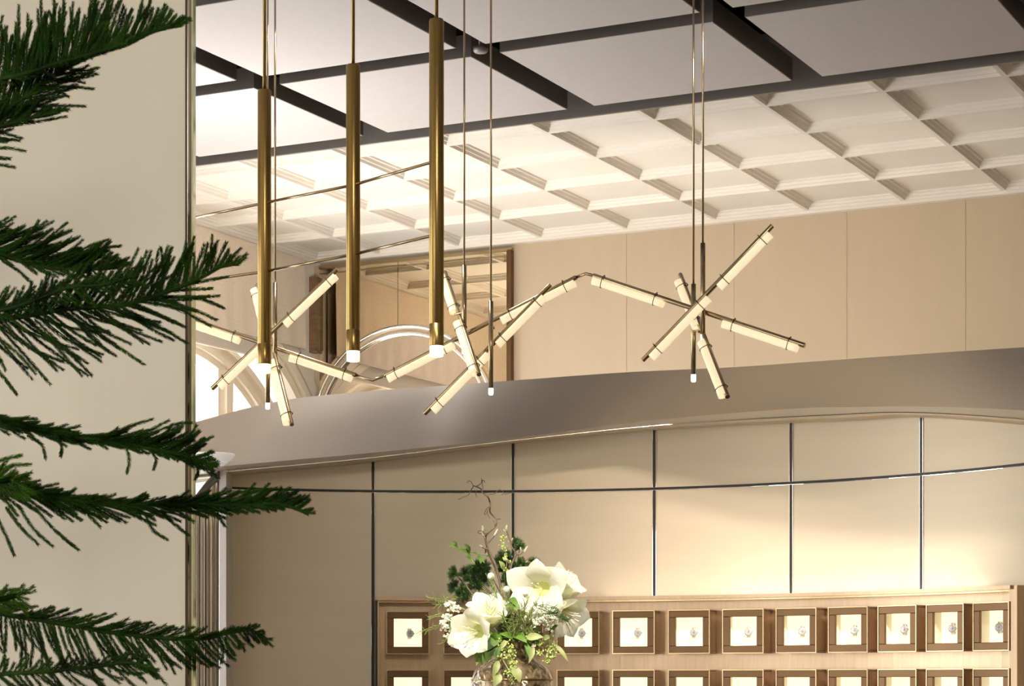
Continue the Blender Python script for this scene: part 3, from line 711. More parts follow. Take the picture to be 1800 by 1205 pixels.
def pine_branch(axis, ups, dns, n_up, n_dn, young=False, extra=(), dens=2600, rn=.0070, y=TYP, slope=0.0, wood=.006, t_range=(0.0, 1.0), curl=.12):
    """axis: picture survey points; ups / dns: (t, angle, length) tables for the side twigs"""
    rng = np.random.default_rng(len(ORG)+11)
    ax = [P(u, v, y+slope*k/(max(1, len(axis)-1))) for k, (u, v) in enumerate(axis)]
    sp = spline(ax, 10); cum = [0]
    for k in range(1, len(sp)): cum.append(cum[-1]+(sp[k]-sp[k-1]).length)
    Lt = cum[-1]; px = y/F
    def at(t):
        s = t*Lt; k = min(max(0, int(np.searchsorted(cum, s))-1), len(sp)-2)
        w = (s-cum[k])/max(1e-9, cum[k+1]-cum[k]); return sp[k].lerp(sp[k+1], min(1, max(0, w)))
    n_up, n_dn = int(n_up*1.7), int(n_dn*1.5); dens *= 1.5
    wd = MB(); rs = [wood*(1-.75*k/(len(sp)-1)) for k in range(len(sp))]; wd.tube(sp, rs, 7)
    b = wd.build('branch', 'bark', tree)
    fo = MB(); needle_cloud(fo, sp, rn*1.15, dens*2.0, rng)
    for table, cnt, sgn in ((ups, n_up, 1), (dns, n_dn, -1)):
        if not cnt: continue
        ts, an, ln = zip(*table)
        for k in range(cnt):
            t = ts[0]+(ts[-1]-ts[0])*(k+rng.uniform(.2, .8))/cnt
            ang = math.radians(np.interp(t, ts, an)+rng.normal(0, 6)); le = float(np.interp(t, ts, ln))*rng.uniform(.72, 1.1)*px
            o = at(t); dy = rng.uniform(-.75, .75)
            d = Vector((math.cos(ang), dy*.6, math.sin(ang))); 
            bend = Vector((rng.normal(0, .10)+.10*(1 if sgn < 0 else -.2), rng.normal(0, .1), (.14*abs(math.sin(ang)) if sgn > 0 else rng.uniform(-.08, .14)*abs(math.sin(ang)))+rng.normal(0, curl*.5)))
            pts = [o+d*(le*q)+bend*(le*q*q) for q in (0, .2, .4, .6, .8, 1.0)]
            needle_cloud(fo, pts, rn, dens, rng)
            wd2 = [pts[0], pts[3], pts[5]]; fo.tube(wd2, [.0016, .0013, .0006], 4, cap=False)
    for e in extra:                        # individually surveyed twigs: list of points
        pts = spline([P(u, v, y+slope*.5+rng.uniform(-.03, .03)) for u, v in e], 4); needle_cloud(fo, pts, rn, dens, rng); fo.tube(pts, .0013, 4, cap=False)
    fo.build('foliage', 'needle_new' if young else 'needle', b)
    return b
TX = P(0, 0, TYP)
tk = MB(); tk.tube([(-1.62, TYP, .62), (-1.63, TYP+.01, 1.6), (-1.615, TYP, 2.6), (-1.62, TYP, 3.6)], [.032, .028, .02, .008], 12); tk.build('trunk', 'bark', tree)
TRK = -225                                # where the trunk stands, well outside the frame
# topmost frond
pine_branch([(TRK, 262), (-60, 228), (0, 201), (57, 160), (110, 124), (160, 98), (220, 79), (268, 56), (316, 45)],
            ((.25, 78, 140), (.5, 76, 125), (.75, 72, 92), (.9, 58, 60), (1.0, 30, 26)), ((.30, 12, 120), (.50, 16, 100), (.62, 10, 66)), 62, 12,
            extra=([(20, 190), (70, 172), (137, 152)], [(45, 172), (90, 155), (120, 170)], [(60, 150), (100, 140), (132, 130)], [(10, 205), (60, 205), (103, 198)], [(120, 122), (150, 124), (173, 119)]))
pine_branch([(TRK, 205), (-40, 148), (40, 130), (110, 108), (170, 92), (222, 76)], ((.35, 84, 90), (.6, 80, 85), (.85, 70, 62), (1.0, 30, 18)), ((.4, -10, 30), (.9, -5, 18)), 36, 10, slope=-.16)
pine_branch([(TRK, 262), (-60, 236), (0, 222), (50, 208), (102, 196)], ((.5, 45, 62), (.8, 38, 48), (1.0, 20, 18)), ((.5, 8, 40), (.95, 4, 14)), 16, 5, slope=-.1)
pine_branch([(TRK, 285), (-60, 245), (-10, 238)], ((.5, 30, 40), (1, 10, 40)), ((.5, -10, 60), (1, -8, 40)), 5, 5,
            extra=([(-20, 228), (10, 235), (38, 243)], [(-20, 262), (14, 260), (44, 266)], [(-20, 276), (18, 279)], [(-20, 290), (6, 290), (25, 294)], [(-30, 240), (0, 243), (14, 246)]))
# second tier
pine_branch([(TRK, 380), (-60, 428), (0, 446), (70, 468), (140, 473), (208, 470)], ((.30, 17, 95), (.6, 20, 100), (.85, 32, 66), (1.0, 14, 22)), ((.4, -22, 50), (.95, -50, 30)), 60, 10,
            extra=([(0, 455), (30, 474), (54, 495)], [(150, 470), (175, 440), (212, 432)], [(110, 455), (150, 435), (190, 421)], [(60, 440), (90, 432)]))
pine_branch([(TRK, 610), (-60, 580), (0, 563), (60, 553), (125, 542), (224, 535), (298, 511), (350, 489), (388, 469), (417, 464)],
            ((.24, 50, 34), (.45, 50, 74), (.6, 50, 96), (.72, 56, 96), (.84, 74, 66), (.93, 66, 44), (1.0, 25, 18)),
            ((.28, -50, 130), (.5, -36, 135), (.66, -22, 105), (.76, -12, 80)), 56, 22, dens=2800, curl=.25, slope=-.1,
            extra=([(260, 522), (330, 500), (401, 486)], [(290, 512), (340, 508), (373, 507)], [(270, 520), (330, 522), (385, 520)], [(270, 525), (340, 522), (393, 541)], [(280, 525), (330, 540), (381, 562)], [(270, 530), (320, 546), (371, 573)],
                   [(165, 545), (200, 565), (249, 581)], [(215, 540), (262, 575), (305, 598)], [(140, 548), (180, 580), (229, 604)], [(120, 550), (165, 598), (203, 625)], [(85, 555), (130, 600), (178, 635)], [(60, 560), (120, 618), (162, 660)], [(20, 565), (60, 610), (100, 651)], [(-5, 570), (50, 610), (112, 636)], [(-20, 580), (30, 620), (62, 656)], [(-40, 610), (0, 655), (29, 692)]))
pine_branch([(TRK, 560), (-60, 550), (0, 545), (60, 528), (120, 505), (180, 500), (230, 485)], ((.3, 40, 40), (.7, 40, 40), (1.0, 30, 22)), ((.4, -40, 40), (1.0, -40, 30)), 20, 16, slope=-.25, curl=.5)
# third tier
pine_branch([(TRK, 690), (-60, 725), (0, 738), (87, 761), (174, 774), (249, 784), (310, 797), (345, 808), (372, 820)],
            ((.25, -12, 70), (.5, -6, 60), (.66, 6, 80), (.78, 17, 84), (.9, 26, 58), (1.0, 0, 14)), ((.26, -26, 62), (.5, -26, 44), (.62, -18, 40), (.85, -30, 34), (1.0, -60, 26)), 60, 40,
            extra=([(195, 764), (230, 748), (269, 736)], [(47, 765), (72, 780), (80, 805)], [(96, 764), (108, 782), (107, 801)], [(222, 785), (227, 808), (223, 831)], [(262, 790), (274, 805), (270, 824)], [(345, 808), (348, 828), (343, 842)], [(250, 768), (310, 745), (336, 743)], [(340, 800), (350, 780), (360, 772)]))
pine_branch([(TRK, 800), (-60, 830), (0, 848), (37, 858), (124, 878), (224, 887), (330, 885), (400, 887), (470, 884), (510, 890), (540, 902)],
            ((.24, 0, 46), (.5, 10, 44), (.66, 14, 50), (.78, 20, 56), (.88, 26, 50), (.96, 24, 34), (1.0, 5, 14)), ((.24, -36, 90), (.42, -30, 74), (.55, -24, 54), (.72, -20, 56), (.82, -22, 40), (.92, -20, 24)), 64, 50, dens=3000, slope=-.12,
            extra=([(255, 900), (268, 930), (294, 948)], [(282, 895), (300, 915), (331, 940)], [(230, 895), (250, 912), (273, 922)], [(60, 890), (95, 930), (138, 966)], [(30, 885), (60, 930), (93, 960)], [(10, 890), (40, 930), (67, 956)], [(390, 880), (410, 868), (438, 862)], [(420, 880), (440, 866), (462, 860)], [(450, 880), (470, 864), (487, 858)], [(490, 884), (505, 872), (520, 867)], [(-10, 900), (10, 940), (25, 976)], [(345, 895), (380, 905), (396, 925)]))
pine_branch([(TRK, 860), (-80, 850), (-20, 850), (20, 842)], ((.4, 30, 60), (1.0, 20, 40)), ((.4, -20, 60), (1, -35, 50)), 12, 12, young=True, slope=-.6, rn=.0075,
            extra=([(-10, 830), (20, 818), (53, 816)], [(-10, 840), (30, 838), (58, 850)], [(-10, 850), (30, 862), (52, 879)], [(-20, 860), (10, 880), (30, 905)], [(-20, 815), (10, 806), (38, 800)]))
# fourth tier
pine_branch([(TRK, 1035), (-60, 1062), (0, 1078), (80, 1091), (187, 1110), (267, 1119), (347, 1123), (400, 1112), (438, 1107), (467, 1122)],
            ((.25, 4, 60), (.5, 16, 60), (.75, 22, 46), (.95, 20, 22), (1.0, -20, 14)), ((.24, -84, 88), (.45, -76, 90), (.6, -62, 88), (.75, -54, 70), (.9, -60, 40), (1.0, -50, 16)), 36, 44, slope=-.06,
            extra=([(30, 1090), (38, 1130), (36, 1169)], [(48, 1095), (58, 1130), (53, 1170)], [(62, 1095), (74, 1135), (73, 1175)], [(88, 1098), (104, 1135), (109, 1172)], [(120, 1105), (138, 1135), (147, 1167)], [(170, 1110), (190, 1135), (205, 1156)], [(205, 1115), (240, 1140), (261, 1164)], [(250, 1120), (275, 1145), (293, 1175)], [(262, 1120), (290, 1150), (307, 1183)], [(395, 1118), (400, 1134), (413, 1151)], [(405, 1115), (418, 1124), (421, 1137)], [(330, 1125), (340, 1150), (342, 1177)], [(385, 1118), (392, 1140), (389, 1164)], [(170, 1108), (195, 1098), (219, 1096)], [(215, 1112), (240, 1098), (259, 1095)]))
pine_branch([(TRK, 1090), (-80, 1062), (-10, 1055), (30, 1046)], ((.4, 35, 40), (1.0, 20, 30)), ((.4, -20, 50), (1, -40, 30)), 9, 9, young=True, slope=-.5, rn=.007,
            extra=([(-10, 1050), (10, 1038), (29, 1035)], [(-10, 1055), (25, 1048), (49, 1053)], [(0, 1060), (30, 1060), (48, 1064)], [(10, 1058), (38, 1068), (48, 1082)]))
pine_branch([(TRK, 1195), (-60, 1188), (0, 1184), (80, 1180), (160, 1172), (227, 1164), (272, 1179)], ((.25, 60, 22), (.6, 50, 26), (.9, 40, 22), (1, -20, 12)), ((.25, -50, 70), (.6, -48, 64), (.85, -40, 56), (1.0, -30, 22)), 30, 24, slope=-.14, curl=.4)
pt = MB(); pt.lathe((-1.62, TYP, 0), [(0, 0), (.22, 0), (.27, .3), (.31, .6), (.31, .63), (.28, .63), (.27, .58), (0, .58)], 32); pt.build('planter', 'terracotta', tree)
MB().lathe((-1.62, TYP, .585), [(0, .03), (.2, .03), (.268, .0)], 24).build('soil', 'soil', tree)
# ------------------------------------------------------------------ vase on a plinth, with the bouquet
YV = 8.0; SV = YV/F
def V(u, v, dy=0.0): return P(u, v, YV+dy)
zb = P(0, 1420, YV).z
vz = lambda v: P(0, v, YV).z-zb
root = thing('vase', (0, YV, zb), 'amber mottled glass vase with dark neck holding the white flowers', 'vase')
pr = [(0, 0)]+[(r*SV, vz(v)) for r, v in ((44, 1420), (50, 1395), (60, 1340), (69, 1270), (72.5, 1215), (71.5, 1193), (66, 1178), (52, 1166), (38, 1156), (31, 1144), (30, 1134), (32.5, 1128))]
pr += [(r*SV, vz(v)) for r, v in ((30.5, 1128), (28, 1136), (29, 1145), (36, 1158))]
MB().lathe((0, YV, zb), pr, 56).build('body', 'vase', root)
mb = MB(); mb.lathe((0, YV, zb), [(71.9*SV, vz(1195)), (73.1*SV, vz(1194)), (71.9*SV, vz(1192.5))], 56); mb.build('seam_ring', 'brass', root)
pl = thing('plinth', (0, YV, 0), 'plain stone plinth under the amber vase', 'plinth')
MB().box((0, YV, (zb-.04)/2), (1, 0, 0), (0, 1, 0), (0, 0, 1), .26, .26, (zb-.04)/2).build('block', 'plinth', pl, bevel=.006)
MB().box((0, YV, zb-.02), (1, 0, 0), (0, 1, 0), (0, 0, 1), .28, .28, .02).build('top_slab', 'plinth', pl, bevel=.004)

NECK = V(900, 1150)
def stem_to(root, p, m='stem', r=.004, bow=None):
    q0 = NECK+Vector((random.uniform(-.03, .03), random.uniform(-.03, .03), -.12)); q1 = NECK+Vector((random.uniform(-.02, .02), random.uniform(-.02, .02), .02))
    mid = q1.lerp(Vector(p), .5)+Vector((0, 0, .02)) if bow is None else bow
    MB().tube(spline([q0, q1, mid, p], 6), [r]*19, 7).build('stem', m, root)
def leafmesh(mb, base, tip, wid, up=(0, -1, .4), bend=.15, fold=.2, n=9):
    base, tip = Vector(base), Vector(tip); ax = tip-base; L = ax.length; d = ax/L
    nu = Vector(up); nu = (nu-d*nu.dot(d)).normalized(); sd = d.cross(nu); rows = []
    for i in range(n+1):
        t = i/n; w = wid*math.sin(PI*min(1, t**.75))**.9*.5+1e-4; c = base+ax*t+nu*(bend*L*math.sin(PI*t)*.6-bend*L*t*t*.6)
        rows.append([c+sd*(w*s)+nu*(fold*w*abs(s)) for s in (-1, -.5, 0, .5, 1)])
    mb.grid(rows); return mb
def blossom(root, c, facing, size, roll, openness=1.0, skip=()):
    c, fv = Vector(c), Vector(facing).normalized(); rot = fv.to_track_quat('Z', 'Y')
    t = MB(); t.tube([c-fv*size*.62, c-fv*size*.50, c-fv*size*.36, c-fv*size*.18], [size*.06, size*.09, size*.15, size*.26], 14)
    bl = t.build('blossom', 'throat', root)
    for k in range(6):
        if k in skip: continue
        az = roll+2*PI*k/6; outer = k % 2 == 0; L = size*(1.0 if outer else .94); Wd = size*(.98 if outer else .82)
        ca, sa = math.cos(az), math.sin(az); rows = []
        jig = random.uniform(-.08, .08); n = 13
        for i in range(n+1):
            q = i/n; rr = size*(.10+openness*(.40*q+.40*q**2.6)+jig*q); zz = size*(-.50+1.22*q-.42*openness*q**3.2)
            w = Wd*.5*(.30+.70*math.sin(PI*.5*min(1, q/.52))**1.3)*(1.0 if q < .52 else math.cos(PI*.5*(q-.52)/.48)**.62)
            w = max(w, size*.012)
            cup = .34*(1-q)+.10; row = []
            for s in (-1, -.72, -.38, 0, .38, .72, 1):
                ruff = .018*size*math.sin(q*9+s*4+k)*abs(s)
                lx = rr-cup*w*s*s*1.1+ruff; ly = w*s; lz = zz+.10*w*(1-abs(s))+ruff
                row.append(c+rot @ Vector((lx*ca-ly*sa, lx*sa+ly*ca, lz)))
            rows.append(row)
        m = MB(); m.grid(rows); m.build('petal', 'petal', bl)
    m = MB()
    for k in range(6):
        az = roll+.5+2*PI*k/6; d = Vector((math.cos(az)*.16, math.sin(az)*.16-.05, 0))
        pts = [c+rot @ (Vector((d.x*q, d.y*q, -.30+.82*q))*size+Vector((0, .10*size*q*q, 0))) for q in (0, .3, .6, .85, 1)]
        m.tube(pts, .0014, 5); m.ball(pts[-1], .0042, 6, 4, (1, 1, .5))
    m.build('stamens', 'stamen', bl)
    return bl
am = thing('amaryllis', V(860, 1150), 'white amaryllis stem with two trumpet blooms low over the vase shoulder towards the pine', 'flower', 'amaryllis stems')
stem_to(am, V(862, 1112, -.06), r=.009)
blossom(am, V(836, 1110, -.16), (-.50, -.80, -.12), .125, .35, .85)
blossom(am, V(861, 1080, -.10), (.12, -.62, .80), .118, .05, .80)
am = thing('amaryllis', V(960, 1150), 'white amaryllis stem with three blooms held high beside the twigs above the lit boxes', 'flower', 'amaryllis stems')
stem_to(am, V(968, 1060, .0), r=.009)
blossom(am, V(949, 1035, -.12), (-.25, -.90, -.10), .135, .5, 1.0)
blossom(am, V(988, 1032, -.02), (.70, -.35, .75), .120, .2, .75)
blossom(am, V(993, 1076, -.10), (.60, -.62, -.45), .115, .0, .88)

def twig(root, px, r0, r1, sc, off, dy=0.0, name='twig', m='twig', wob=.02):
    pts = [V(off[0]+x/sc, off[1]+y/sc, dy+random.uniform(-wob, wob)) for x, y in px]; sp = spline(pts, 6)
    return MB().tube(sp, [r0+(r1-r0)*k/(len(sp)-1) for k in range(len(sp))], 7).build(name, m, root)
SC, OF = 6.694, (780, 830)
cw_ = thing('curly_willow', V(873, 1100), 'tall brown corkscrew willow twig rising highest from the bouquet', 'twig')
main = twig(cw_, [(760, 2000), (690, 1500), (640, 1200), (590, 1090), (525, 930), (490, 770), (520, 710), (600, 640), (622, 580), (600, 530), (545, 465), (547, 400), (540, 340), (520, 290), (460, 240), (440, 195), (380, 165), (345, 155)], .0048, .0020, SC, OF, name='main_stem')
for px in ([(345, 155), (325, 115), (300, 98), (272, 122)], [(380, 165), (430, 135), (447, 100), (442, 66)], [(442, 95), (470, 95), (487, 122)], [(452, 100), (455, 150), (461, 198)],
           [(348, 165), (315, 215), (290, 265), (230, 288), (170, 322)], [(520, 290), (528, 262), (545, 250)], [(545, 255), (600, 248), (640, 208), (690, 215), (705, 245), (680, 262)], [(715, 255), (760, 245), (810, 232)],
           [(547, 400), (510, 420), (480, 480), (495, 492), (520, 440), (548, 400)], [(515, 455), (520, 500), (545, 542)], [(622, 552), (650, 546), (676, 548)], [(385, 215), (378, 250), (388, 292)], [(600, 620), (590, 580), (578, 555)],
           [(490, 720), (430, 720), (400, 700), (430, 685), (500, 675)]):
    twig(cw_, px, .0018, .0009, SC, OF, wob=.008, name='side_twig')
def budtwig(label, stems, buds):
    r = thing('magnolia_twig', V(880, 1100), label, 'twig', 'magnolia bud twigs')
    for s_ in stems: twig(r, s_, .0042, .0026, SC, OF, -.03, wob=.006)
    for x, y, dx, dy, ln in buds:
        c = V(OF[0]+x/SC, OF[1]+y/SC, -.03); MB().ball(c, ln/SC*SV*.5, 10, 8, (.36, .36, 1), Vector((dx, -.05, -dy))).build('bud', 'bud', r)
budtwig('brown magnolia twig with downy buds twined round the corkscrew willow', [[(800, 2000), (700, 1500), (620, 1120), (570, 1000), (525, 900), (490, 780)], [(520, 830), (560, 780), (600, 740)], [(515, 900), (480, 890), (450, 875)], [(490, 780), (470, 740), (462, 690)]],
        [(460, 665, -.1, -1, 90), (462, 725, -.4, -1, 60), (615, 708, .5, -1, 95), (445, 872, -.9, -.6, 70)])
budtwig('brown magnolia twig with buds standing nearer the raised white amaryllis', [[(760, 2000), (770, 1500), (785, 1200), (800, 1080), (850, 960), (800, 880), (775, 790), (742, 690)], [(850, 970), (905, 955), (940, 925)], [(800, 1090), (765, 1060), (740, 1030)], [(790, 850), (805, 800)], [(925, 985), (945, 1020), (970, 1045)]],
        [(740, 650, .05, -1, 70), (712, 682, -.5, -1, 36), (803, 790, .4, -1, 50), (965, 905, .55, -1, 90), (905, 900, -.2, -1, 50), (733, 1020, -.5, -1, 80), (770, 815, -.6, -1, 40), (975, 1050, .6, -.5, 34)])

def sprig(name, label, cat, group, tipc, m='stem', r=.0026):
    rt = thing(name, V(900, 1140), label, cat, group); stem_to(rt, tipc, m, r); return rt
# leafy sprig reaching towards the pine
r = thing('leafy_sprig', V(855, 1050), 'thin sprig of glossy green leaves arching out over the conifer tufts', 'foliage')
twig(r, [(800, 2000), (700, 1500), (610, 1150), (540, 985), (420, 960), (330, 945), (250, 910), (180, 880), (100, 862)], .0026, .0014, SC, OF, .02, 'stem', 'stem', .006)
for (x0, y0, x1, y1, w) in ((160, 868, 100, 800, 40), (175, 885, 60, 858, 40), (190, 880, 190, 935, 44), (310, 935, 245, 832, 56), (310, 955, 208, 900, 62), (300, 960, 300, 990, 40), (330, 950, 410, 965, 40), (255, 990, 370, 1062, 44), (410, 975, 440, 1070, 52), (480, 960, 490, 900, 34), (430, 1010, 480, 1060, 40), (540, 985, 500, 1000, 30)):
    m = MB(); leafmesh(m, V(OF[0]+x0/SC, OF[1]+y0/SC, .01), V(OF[0]+x1/SC, OF[1]+y1/SC, -.02), w/SC*SV, (.2, -1, .5)); m.build('leaf', 'leaf', r)
# conifer tufts
def tuft_sprig(label, tufts, dy):
    rt = sprig('conifer_sprig', label, 'foliage', 'conifer sprigs', V(tufts[0][0], tufts[0][1], dy), 'twig', .0032)
    rng = np.random.default_rng(5)
    for (u, v, rad) in tufts:
        m = MB(); c = V(u, v, dy+random.uniform(-.03, .03)); R_ = rad*SV
        twg = [V(896, 1075, dy), c.lerp(V(896, 1075, dy), .4)+Vector((0, 0, .01)), c+Vector((0, 0, R_*.2))]; m.tube(spline(twg, 4), .0016, 5)
        for k in range(14):
            d = Vector((rng.normal(), rng.normal()*.6, rng.normal()*.8+.3)).normalized(); pts = [c-d*R_*.2, c+d*R_*.45, c+d*R_*.95]
            needle_cloud(m, pts, .0115, 3400, rng, .05)
        m.build('tuft', 'conifer', rt)
X5 = lambda x, y: (780+x/5.356, 980+y/5.356)
tuft_sprig('bushy dark green conifer sprig over the white bloom towards the pine', [(*X5(110, 150), 12), (*X5(215, 140), 11), (*X5(310, 90), 13), (*X5(345, 150), 13), (*X5(110, 275), 12), (*X5(190, 310), 14), (*X5(300, 265), 13), (*X5(250, 200), 11), (*X5(170, 360), 12), (*X5(380, 210), 13), (*X5(390, 90), 12)], .10)
tuft_sprig('bushy dark green conifer sprig between the twigs and the raised white bloom', [(*X5(730, 120), 13), (*X5(780, 60), 12), (*X5(840, 50), 10), (*X5(700, 200), 13), (*X5(540, 30), 13), (*X5(560, 120), 12), (908, 955, 9), (914, 962, 8), (887, 975, 10), (891, 982, 9), (913, 993, 12), (*X5(640, 240), 12), (*X5(600, 200), 11)], .12)
tuft_sprig('dark conifer sprig deep in the middle of the bouquet above the vase neck', [(868, 1128, 13), (878, 1142, 12), (900, 1112, 13), (915, 1118, 12), (930, 1108, 12), (905, 1092, 12), (888, 1102, 12), (925, 1128, 11), (942, 1120, 11)], -.04)
# downy balls on feathery stems
for (x, y, rr, txt) in ((445, 172, 34, 'highest of the pale balls'), (592, 295, 31, 'just above the centre of the bouquet'), (768, 330, 28, 'under the raised white bloom'), (1045, 440, 28, 'nearest the side bloom'), (772, 575, 33, 'lowest, in the wiry foliage')):
    u, v = X5(x, y); c = V(u, v, -.13)
    rt = sprig('brunia_ball', 'small downy white ball flower on a feathery stem, '+txt, 'flower', 'downy ball flowers', c)
    MB().ball(c, rr/5.356*SV, 14, 10).build('ball', 'ball', rt)
    m = MB()
    for k in range(26):
        t = .06+.022*k/2.2; b = c+Vector((random.uniform(-.004, .004), 0, -.012-.0055*k)); a = random.uniform(0, 2*PI)
        m.tube([b, b+Vector((math.cos(a)*.014, math.sin(a)*.014, .010)), b+Vector((math.cos(a)*.021, math.sin(a)*.021, .026))], .0007, 4)
    m.build('feathery_leaves', 'wire', rt)
# waxflower sprigs
def waxflower(label, blooms, dy, n=26):
    us = sum(b[0] for b in blooms)/len(blooms); vs_ = sum(b[1] for b in blooms)/len(blooms)
    rt = sprig('waxflower_sprig', label, 'flower', 'waxflower sprigs', V(us, vs_+8, dy), 'stem', .0022)
    fl = MB(); st = MB(); hub = V(us, vs_+8, dy)
    for (u, v, sp) in blooms:
        cc = V(u, v, dy); st.tube([hub, hub.lerp(cc, .5)+Vector((0, 0, .006)), cc], .0011, 5)
        for k in range(n):
            p = cc+Vector((random.gauss(0, sp), random.gauss(0, sp), random.gauss(0, sp*.9)))*SV
            st.tube([cc, p], .0005, 4, cap=False); d = Vector((random.gauss(0, .6), -1, random.gauss(.3, .6))).normalized(); q = d.to_track_quat('Z', 'Y')
            for j in range(5):
                a = 2*PI*j/5; fl.ball(p+q @ Vector((math.cos(a)*.0034, math.sin(a)*.0034, 0)), .0026, 5, 3, (1, 1, .4), d)
    fl.build('blossoms', 'wax', rt, kind='stuff'); st.build('stalks', 'stem', rt)
waxflower('white waxflower sprig hanging beside the low white bloom', [(790, 1062, 4), (800, 1068, 4), (786, 1085, 4), (782, 1100, 4), (792, 1118, 5), (800, 1128, 4), (778, 1093, 3)], -.02)
waxflower('white waxflower sprig in front of the side bloom over the lit box', [(948, 1068, 5), (962, 1074, 5), (970, 1082, 5), (956, 1088, 5), (946, 1092, 4), (964, 1096, 4)], -.2)
# fine grass-like sprays
def spray(label, lines, dy, m='wire'):
    rt = sprig('feathery_spray', label, 'foliage', 'feathery sprays', V(lines[0][0][0], lines[0][0][1], dy), 'stem', .002)
    fo = MB()
    for (u0, v0), (u1, v1), nn, ll in lines:
        a, b = V(u0, v0, dy), V(u1, v1, dy-.05); fo.tube([a, a.lerp(b, .5)+Vector((0, 0, .008)), b], .0011, 5)
        d = (b-a).normalized()
        for k in range(nn):
            p = a.lerp(b, .15+.85*k/nn); s_ = (Vector((random.gauss(0, .5), random.gauss(0, .4), random.gauss(0, .8)))+d*.9).normalized()
            fo.tube([p, p+s_*ll*SV*random.uniform(.6, 1.2)], .0010, 4, cap=False)
    fo.build('needles', m, rt)
spray('bright green feathery spray pointing over the first lit boxes', [((800, 1062), (752, 1050), 22, 13), ((805, 1068), (765, 1062), 18, 12), ((795, 1080), (752, 1084), 18, 11), ((790, 1096), (738, 1110), 20, 11), ((800, 1110), (775, 1132), 14, 9), ((810, 1050), (780, 1052), 12, 10)], .02)
spray('olive wiry tangle filling the middle of the bouquet', [((905, 1130), (900, 1066), 64, 15), ((905, 1130), (925, 1060), 64, 15), ((910, 1130), (940, 1064), 64, 15), ((915, 1132), (952, 1082), 58, 14), ((900, 1130), (884, 1080), 58, 14), ((915, 1135), (945, 1104), 54, 13), ((905, 1120), (915, 1075), 64, 14)], -.13)
spray('thin dark needle spray crossing in front of the side bloom', [((955, 1078), (990, 1080), 26, 13), ((950, 1070), (1000, 1092), 26, 12), ((940, 1064), (980, 1068), 20, 11)], -.24, 'conifer')
# seeded eucalyptus
def euc(label, clusters, leaves, dy):
    rt = sprig('seeded_eucalyptus', label, 'foliage', 'seeded eucalyptus sprigs', V(clusters[0][0], clusters[0][1], dy), 'stem', .0022)
    sd = MB(); st = MB(); prev = V(clusters[0][0], clusters[0][1], dy)
    for (u, v, sp, n) in clusters:
        cc = V(u, v, dy); st.tube([prev, prev.lerp(cc, .5)+Vector((.003, 0, .003)), cc], .0012, 5); prev = cc
        for k in range(n):
            p = cc+Vector((random.gauss(0, sp), random.gauss(0, sp*.8), random.gauss(0, sp)))*SV; st.tube([cc, p], .0007, 4, cap=False)
            sd.ball(p, .0033, 6, 5, (1, 1, 1.25))
    sd.build('seeds', 'berry', rt, kind='stuff'); st.build('stalks', 'berry', rt)
    for (u0, v0, u1, v1, w) in leaves:
        m = MB(); leafmesh(m, V(u0, v0, dy-.01), V(u1, v1, dy-.03), w*SV, (.3, -1, .3)); m.build('leaf', 'paleleaf', rt)
euc('seeded eucalyptus trailing down the front of the amber vase', [(888, 1131, 5, 22), (894, 1138, 5, 20), (901, 1146, 5, 20), (898, 1156, 4.5, 20), (901, 1168, 4.5, 22), (895, 1182, 4.5, 22), (900, 1194, 4, 18), (882, 1156, 4, 10)],
    [(876, 1160, 866, 1190, 12), (902, 1172, 915, 1198, 18), (878, 1182, 868, 1206, 16), (890, 1125, 880, 1140, 8)], -.2)
euc('seeded eucalyptus dropping beside the vase neck towards the lit boxes', [(930, 1125, 4, 14), (950, 1130, 5, 20), (966, 1132, 5, 22), (972, 1142, 5, 24), (966, 1152, 4.5, 20), (962, 1160, 4, 12), (948, 1146, 4, 14)],
    [(975, 1132, 1000, 1162, 8), (938, 1135, 930, 1165, 9), (925, 1120, 955, 1118, 14), (955, 1122, 968, 1118, 10)], -.16)
euc('small seeded eucalyptus sprig standing up among the magnolia twigs', [(890, 1000, 3, 8), (889, 980, 4, 14), (886, 960, 4, 14), (884, 945, 3, 10)], [(886, 1000, 878, 985, 10)], .03)
# larger leaves round the rim
r = thing('collar_foliage', V(880, 1140), 'broad green leaves drooping round the vase neck under the blooms', 'foliage')
for (u0, v0, u1, v1, w) in ((838, 1128, 816, 1142, 20), (845, 1138, 838, 1166, 16), (850, 1136, 848, 1168, 15), (868, 1118, 856, 1162, 26), (880, 1122, 873, 1158, 16), (872, 1112, 858, 1140, 30), (925, 1118, 930, 1152, 14), (965, 1112, 978, 1098, 16), (905, 1122, 880, 1112, 14), (890, 1062, 908, 1070, 14), (895, 1050, 912, 1066, 12), (930, 1118, 948, 1132, 16), (905, 1115, 925, 1126, 18), (865, 1128, 872, 1110, 14)):
    m = MB(); leafmesh(m, V(u0, v0, -.12), V(u1, v1, -.18), w*SV, (.1, -1, .4), .2); m.build('leaf', 'leaf', r)
stem_to(r, V(870, 1122, -.1))

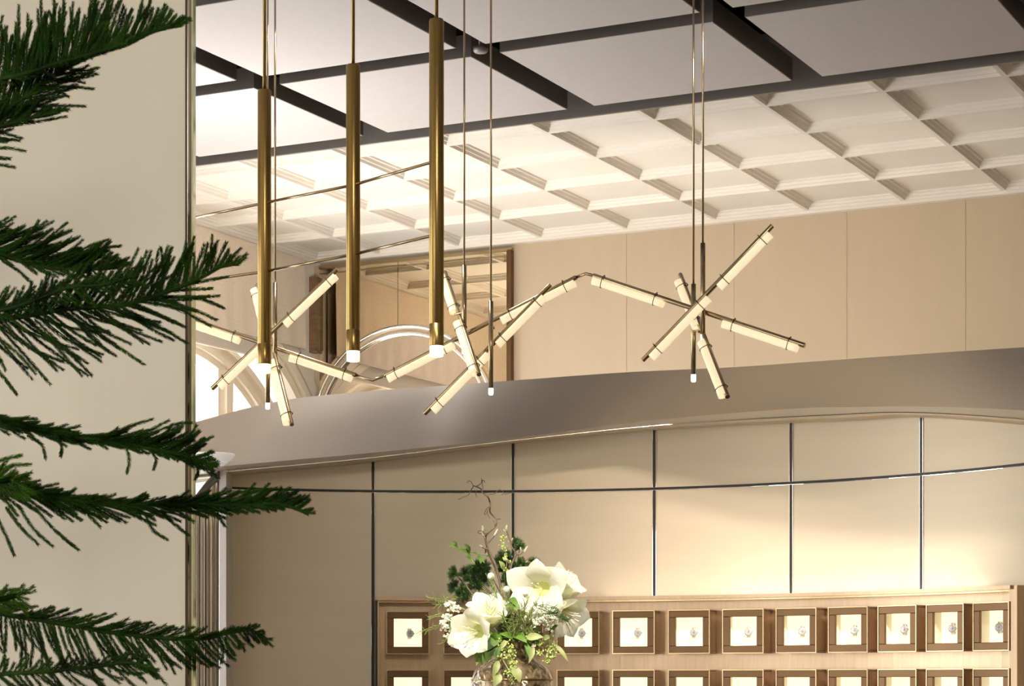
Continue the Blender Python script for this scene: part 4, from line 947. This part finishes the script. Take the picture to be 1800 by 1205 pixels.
# ------------------------------------------------------------------ shop lamps and added fill lamps
def spot(name, loc, aim, power, col, size=70, blend=.6, rad=.05):
    l = bpy.data.lights.new(name, 'SPOT'); l.energy = power; l.color = col; l.spot_size = math.radians(size); l.spot_blend = blend; l.shadow_soft_size = rad
    o = bpy.data.objects.new(name, l); COL.objects.link(o); o.location = loc; o.rotation_euler = (Vector(aim)-Vector(loc)).to_track_quat('-Z', 'Y').to_euler(); return o
WARM = (1.0, 0.87, 0.71)
# cove strip on top of the bulkhead washing the back wall
for x, y, p, up in ((-1.1, 12.9, 22, 1.0), (.35, 12.3, 34, .25), (1.3, 11.9, 16, .15), (2.4, 11.4, 2, .2)):
    area('cove_strip', (x, y, EYE+1.40), (ST, CT, up), 1.3, .08, p, WARM)
# uplight added in the bowl capital to brighten fascia and ceiling
spot('bowl_fill_light', (P(374, 0, 11.3).x, 11.3, P(0, 796, 11.3).z), (P(374, 0, 11.3).x+.25, 11.2, 6), 270, (1, .93, .85), 150, .5, .05)
# ceiling track heads washing the curved panelled wall
for x, y, tx, ty, tz, p in ((2.1, 7.3, 1.75, 11.3, 2.42, 1500), (1.0, 7.6, .95, 11.8, 2.35, 600), (3.0, 7.0, 2.5, 10.5, 2.45, 1200)):
    spot('track_spot', (x, y, CEIL-.05), (tx, ty, tz), p, WARM, 30, 1.0, .15)
# slim uplight strips lying on top of the display cabinet
for ph, p in ((.12, .1), (.36, .4), (.58, .8), (.80, .9)):
    q = wp(ph, WR-.115, ZCAB+.01); o = area('cabinet_uplight', q, (math.sin(ph)*.25, math.cos(ph)*.25, 1), .72, .05, p, WARM)
    o.rotation_euler = (PI-.25, 0, -ph)
spot('bouquet_spot', (-.6, 5.2, CEIL-.05), (.02, 7.95, 1.75), 950, (1, .93, .82), 14, .7, .08)
spot('bouquet_spot', (.9, 4.6, CEIL-.05), (.02, 7.95, 1.75), 620, (1, .93, .82), 14, .7, .08)
# soft overhead fill added to brighten the cream screen
area('screen_fill_light', (.4, 2.2, CEIL-.06), (-.35, .75, -1), 1.6, 1.6, 110, (1, .93, .84))
# downlights in the slots between the hung panels
for a, b, p in ((-4.82, 7.9, 90), (-4.82, 5.4, 90), (-3.57, 4.0, 90)):
    q = AB(a, b, CEIL+.01); spot('slot_downlight', q, q+Vector((0, 0, -3)), p, WARM, 80)
